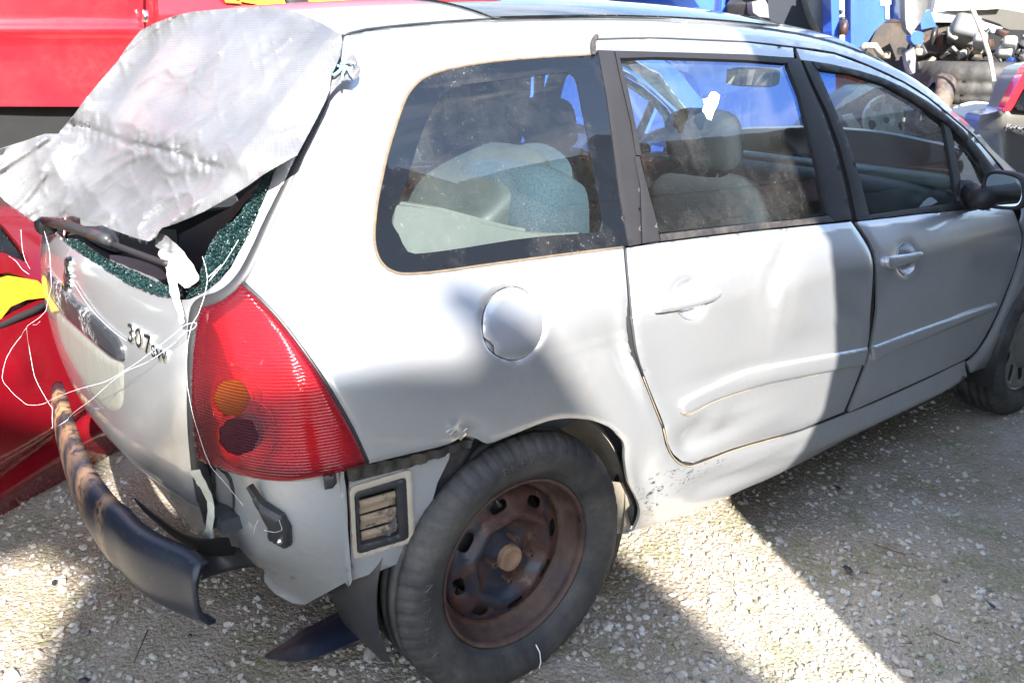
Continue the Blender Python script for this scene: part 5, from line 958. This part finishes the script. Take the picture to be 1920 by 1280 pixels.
# dark door / seat parts between the cars
sp=thing('discarded_seat','black and grey car seat leaning on the blue shell','car seat',tuple(pt(1490,30,4.8)*[1,1,0])); WP=pt(1490,30,4.8)
W('seat_back',[(1438,-60),(1548,-60),(1552,76),(1500,66),(1452,44),(1440,34)],0,SEATD,.3,sp); W('seat_bolster',sm([(1512,-60),(1546,-60),(1549,30),(1548,72),(1534,58),(1520,30),(1512,0)],2),-.08,TRIMG,.12,sp,disp=lambda V:.03*np.sin((V[:,0]-1512)/12)); W('seat_bolster',[(1410,4),(1434,-2),(1440,10),(1442,34),(1424,32),(1412,24)],-.05,TRIMG,.1,sp)
sc=thing('scrap_pile','heap of mixed scrap parts behind the windscreen of the silver car','scrap pile',tuple(pt(1400,10,5.2)*[1,1,0]))
for k in range(26):
    px,py=r_.uniform(1385,1440),r_.uniform(-30,36); child(box('scrap_part',pt(px,py,5+.3*r_.random()),r_.uniform(.04,.16,3),JM[r_.integers(7)],None,rot=tuple(r_.uniform(0,3,3)),bev=.01),sc)
child(box('scrap_part',pt(1358,0,5.1),(.09,.06,.5),BLUE,None,bev=.01),sc)
for k in range(16):
    px,py=r_.uniform(690,860),r_.uniform(-30,14); child(box('scrap_part',pt(px,py,5+.3*r_.random()),r_.uniform(.04,.2,3),[RED,WHITE,GREYP,BLACKP][r_.integers(4)],None,rot=tuple(r_.uniform(0,3,3)),bev=.01),sc)
# grey car at the right edge
gc=thing('parked_car','dark grey car with a red tail light at the right edge','car',tuple(pt(1900,250,4.1)*[1,1,0])); WP=pt(1900,250,4.1)
W('body',sm([(1860,222),(1857,250),(1862,284),(1880,320),(1925,372)],2)+[(2080,420),(2080,120),(1990,110),(1930,125)]+sm([(1922,132),(1905,160),(1884,200),(1870,212),(1862,218)],2),0,GREYP,.12,gc,disp=lambda V:-.10*np.exp(-((V[:,0]-1857)/12)**2)-.04*np.clip((215-V[:,1])/60,0,1))
W('tail_light',sm([(1936,118),(1922,132),(1905,162),(1886,198),(1882,208),(1894,208),(1905,192),(1918,168),(1938,150)],2,True),-.03,plain('red_lamp',(.75,.02,.03),.15,0,30,.2,0,1.),.05,gc); W('window',[(1938,152),(1920,170),(1903,198),(1908,207),(1990,214),(1990,140)],-.025,FRIT,.02,gc)
for k,(px,py,wd,hh) in enumerate(((1889,240,.012,.022),(1893,238,.010,.02),(1899,241,.018,.012),(1906,240,.014,.016),(1912,243,.01,.02),(1918,242,.016,.012))): child(box('badge',pt(px,py,4.07),(wd,.01,hh),CHROME,None,rot=(0,0,-.7),bev=.002),gc)
# dark wreck with an alloy wheel, seen through the front door window
DW=6.0; dw=thing('scrap_car','dark scrap car carrying a five spoke alloy wheel, seen through the front door window','car',tuple(pt(1665,230,DW)*[1,1,0])); WP=pt(1665,230,DW)
W('body',[(1520,260),(1570,205),(1640,165),(1750,160),(1860,240),(1900,320),(1900,470),(1520,470)],.12,plain('dark_green_grey',(.03,.035,.035),.35,0,8,.5,.1,.4),.5,dw,step=40); W('door',[(1530,262),(1640,215),(1648,228),(1640,290),(1560,300)],.06,plain('dark_grey_panel',(.07,.08,.09),.3,.2,8,.4,.1,.4),.06,dw,step=40)
aw=thing('alloy_wheel','five spoke pale alloy wheel on the dark scrap car seen through the glass','wheel',tuple(pt(1665,226,DW-.1)*[1,1,0]))
ci=lambda cx,cy,r,n=40:[(cx+r*math.cos(t),cy+r*math.sin(t)) for t in np.linspace(0,2*math.pi,n,endpoint=False)]
hol=[]
for k in range(5):
    a=math.radians(-90+36+72*k); hol.append([(1665+r*math.cos(a+da),226+r*math.sin(a+da)) for r,da in ((22,-.22),(34,-.38),(37,-.25),(38,0),(37,.25),(34,.38),(22,.22),(20,0))])
ALW=plain('pale_alloy_wheel',(.80,.82,.76),.35,.3)
W('tyre',ci(1665,226,58),.06,RUBBER,.2,aw,step=20); W('rim',ci(1665,226,48),-.02,ALW,.04,aw,step=6,disp=lambda V:-.05*np.clip(1-np.hypot(V[:,0]-1665,V[:,1]-226)/14,0,1)+.02*np.exp(-((np.hypot(V[:,0]-1665,V[:,1]-226)-45)/3)**2)) if False else None
V_,F__,b__=tri2d(ci(1665,226,48),hol,6); P=onp(V_,WP-NV*-.02,NV); N=np.tile(-NV*-1/np.linalg.norm(NV),(len(P),1)); rr0=np.hypot(V_[:,0]-1665,V_[:,1]-226); P=P+N*(.03*np.exp(-((rr0-45)/4)**2)-.04*np.clip(1-rr0/12,0,1))[:,None]
child(build_sheet('rim',V_,F__,b__,P,N,ALW,None,.03),aw)
W('hub_cap',ci(1665,226,10,20),-.0,TRIM,.02,aw,step=6)
tag(tube('chain',[pt(1694,205,5.6),pt(1696,240,5.6),pt(1697,281,5.6)],.012,CREAM,None,seg=6),'pale hanging chain beside the alloy wheel, seen through the glass','chain')
tag(planepatch('white_scrap',[(1580,218),(1598,214),(1615,238),(1618,258),(1600,246)],pt(1600,235,5.6),NV,WHITE,None,thick=.03,step=20),'bent white scrap panel left of the alloy wheel, seen through the glass','panel')
# ================================================================ behind the photographer: unseen stacks shaped to cast the shade, then more wrecks
def stack_car(name,outline,y0,y1,mat,label,wins):
    t=thing(name,label,'car',(outline[0][0],y0,0)); child(prism('body',outline,y0,y1,1,mat),t)
    for (x0,z0,x1,z1) in wins: child(prism('window',[(x0,z0),(x1,z0),(x1-.1,z1),(x0+.1,z1)],y0-.01,y0+.012 if y1>y0 else y0,1,FRIT),t)
    return t
BG='unseen shade blocker tiers behind the photographer'
E1=[(-.22,.02),(-.21,1.42),(10.,1.42),(10.,.02)]; E2=[(-.21,1.44),(-.21,2.0),(-.13,2.1),(-.04,2.22),(-.03,2.4),(-.09,2.68),(-.08,2.79),(10,2.79),(10,1.44)]; E3=[(-.12,2.81),(-.30,3.42),(-.31,3.6),(.1,3.66),(.7,3.52),(1.2,3.25),(1.7,2.95),(2.3,3.1),(3.8,3.38),(6.5,3.5),(10,3.8),(10,2.81)]  # tier outlines shaped so this unseen blocker casts the right-hand shadow edge
DG=plain('faded_green_paint',(.02,.035,.028),.4,.1); DM=plain('faded_maroon_paint',(.06,.015,.015),.45,.1); DGr=plain('faded_grey_paint',(.05,.05,.055),.45,.1)
for k,(ol,m_,lb) in enumerate(((E1,DG,'lowest dark green tier of the unseen shade blocker to the right behind the photographer'),(E2,DM,'middle maroon tier of the unseen shade blocker to the right behind the photographer'),(E3,DGr,'topmost grey tier of the unseen shade blocker to the right behind the photographer'))):
    z0=min(p[1] for p in ol); z1=max(p[1] for p in ol); t=thing('scrap_car',lb,'car',(2,-3.6,z0),BG)
    child(prism('body',ol,-5.0,-3.4,1,m_,None),t)
    for x0 in (.4,1.5,2.8,3.9,5.6,6.8,8.2) if z0<2.5 else (): child(prism('window',[(x0,z0+.55*(z1-z0)),(x0+.85,z0+.55*(z1-z0)),(x0+.7,z1-.08),(x0+.12,z1-.08)],-3.41,-3.392,1,FRIT),t)
    for x0 in (.9,3.4,6.2,8.7): child(lathe('wheel',[(0,-.03),(.18,-.03),(.19,-.06),(.30,-.05),(.31,0),(.31,.1)],(x0,-3.38,z0+.30),TYRE,None,seg=28),t)
B2=[(-4.55,.02),(-4.56,5.5),(-4.5,6.03),(-4.12,6.07),(-3.77,6.01),(-3.6,5.97),(-3.46,5.93),(-3.42,5.97),(-3.44,6.03),(-3.52,6.11),(-3.51,6.14),(-3.44,6.13),(-3.36,6.06),(-3.28,5.98),(-3.24,5.89),(-3.20,5.78),(-3.17,5.66),(-2.93,5.2),(-2.88,4.9),(-2.86,.02)]  # silhouette of an unseen blocker, shaped to cast the soft shade on the fender
t=thing('shade_blocker','unseen shade blocker shaped as a tall rack of scrap behind the photographer on the left','rack',(-3.7,-8,0)); child(prism('shade_silhouette',B2,-9.0,-8.0,1,DM,None),t)
child(prism('shade_arm',[(-5.7,6.14),(-5.7,6.7),(-5.1,6.75),(-4.66,6.5),(-4.58,6.2),(-4.5,6.02),(-4.62,5.98),(-4.75,6.12)],-8.14,-8.02,1,DG,None),t)  # arm added to shade the red car's lower part and the ground beside it
for zz in (1.5,3.0,4.5): child(box('rack_shelf',(-3.7,-7.95,zz),(1.6,.08,.12),RUST,None),t)
r2_=np.random.default_rng(11)
for k,(m_,cn) in enumerate(((DG,'dark green'),(DM,'maroon'),(DGr,'grey'),(WHITE,'white'),(BLUE_D,'dark blue'),(CREAM,'dusty cream'),(RED,'bright red'))):
    x=-13+k*4.0; h=r2_.uniform(1.3,2.3); t=thing('scrap_car',cn+' wreck in the row far behind the photographer','car',(x,-12,0),'wrecks in the far row behind the photographer')
    child(prism('body',[(x-1.4,.25),(x-1.45,.8),(x-.9,.9),(x-.5,h-.0),(x+.6,h),(x+1.0,.95),(x+1.45,.85),(x+1.4,.25)],-12.8,-11.2,1,m_,None),t)
    for dx in (-.9,.9): child(lathe('wheel',[(0,-.03),(.18,-.03),(.19,-.06),(.30,-.05),(.31,0),(.31,.1)],(x+dx,-11.2,.31),TYRE,None,seg=24),t)
for k,(y,m_,cn,pl_) in enumerate(((1.2,DGr,'grey','nearer'),(4.6,DG,'dark green','farther'))):  # unseen dark stacks added so the tailgate mirrors less bright sky
    for lv in range(3):
        t=thing('scrap_car',f"{['lowest','middle','topmost'][lv]} {cn} wreck of the {pl_} stack added outside the left edge to darken the tailgate",'car',(-4.1,y,lv*1.3),'unseen stacks added at the left to darken the tailgate')
        child(prism('body',[(a_+y,b_+lv*1.3) for a_,b_ in ((-1.6,.05),(-1.65,.6),(-1.1,.75),(-.6,1.27),(.6,1.27),(1.1,.75),(1.65,.65),(1.6,.05))],-4.9,-3.4,0,[m_,DM,DGr][lv],None),t)
        for dy in (-1.0,1.0): child(soft('wheel',(-3.42,y+dy,.32+lv*1.3),(.16,.6,.6),TYRE,None,e=.8),t)
child(box('rear_body',pt(2040,330,4.75),(1.0,.75,.62),GREYP,None,rot=(0,0,-.67),bev=.08),gc); child(box('body_side',pt(2100,540,4.5)*[1,1,0]+np.array([.1,.1,.42]),(1.1,.6,.5),GREYP,None,rot=(0,0,-.67),bev=.06),gc)
for k,(x,y,m_,m2_,cn) in enumerate(((7.5,6.5,DGr,WHITE,'grey and white'),(11.5,5.5,DM,DGr,'maroon and grey'),(14.5,2.5,DG,DM,'green and maroon'),(12.5,-.8,BLUE_D,DG,'blue and green'),(3.0,8.5,RED_D,DGr,'red and grey'))):
    t=thing('wreck_stack',cn+' pair of stacked wrecks at the far side of the yard','scrap cars',(x,y,0),'stacked wrecks at the far side of the yard')
    for lv in (0,1):
        child(prism('wreck_body',[(a_+x,b_+lv*1.35) for a_,b_ in ((-1.9,.05+.25*(lv==0)),(-1.95,.7),(-1.3,.85),(-.8,1.33),(.8,1.33),(1.3,.85),(1.95,.75),(1.9,.05+.25*(lv==0)))],y-.8,y+.8,1,(m_,m2_)[lv],None),t)
        child(prism('side_window',[(a_+x,b_+lv*1.35) for a_,b_ in ((-1.1,.88),(-.72,1.26),(.72,1.26),(1.1,.88))],y-.81,y-.78,1,FRIT,None),t)
    for dx in (-1.2,1.2): child(lathe('wheel',[(0,-.03),(.18,-.03),(.19,-.06),(.30,-.05),(.31,0),(.31,.1)],(x+dx,y-.8,.31),TYRE,None,seg=24),t)
# aerial on the silver roof
fa=on(566,6,1,.12); soft('roof_aerial',fa+np.array([0,0,-.005]),(.10,.03,.035),TRIM,car,(0,.3,0),e=.8)
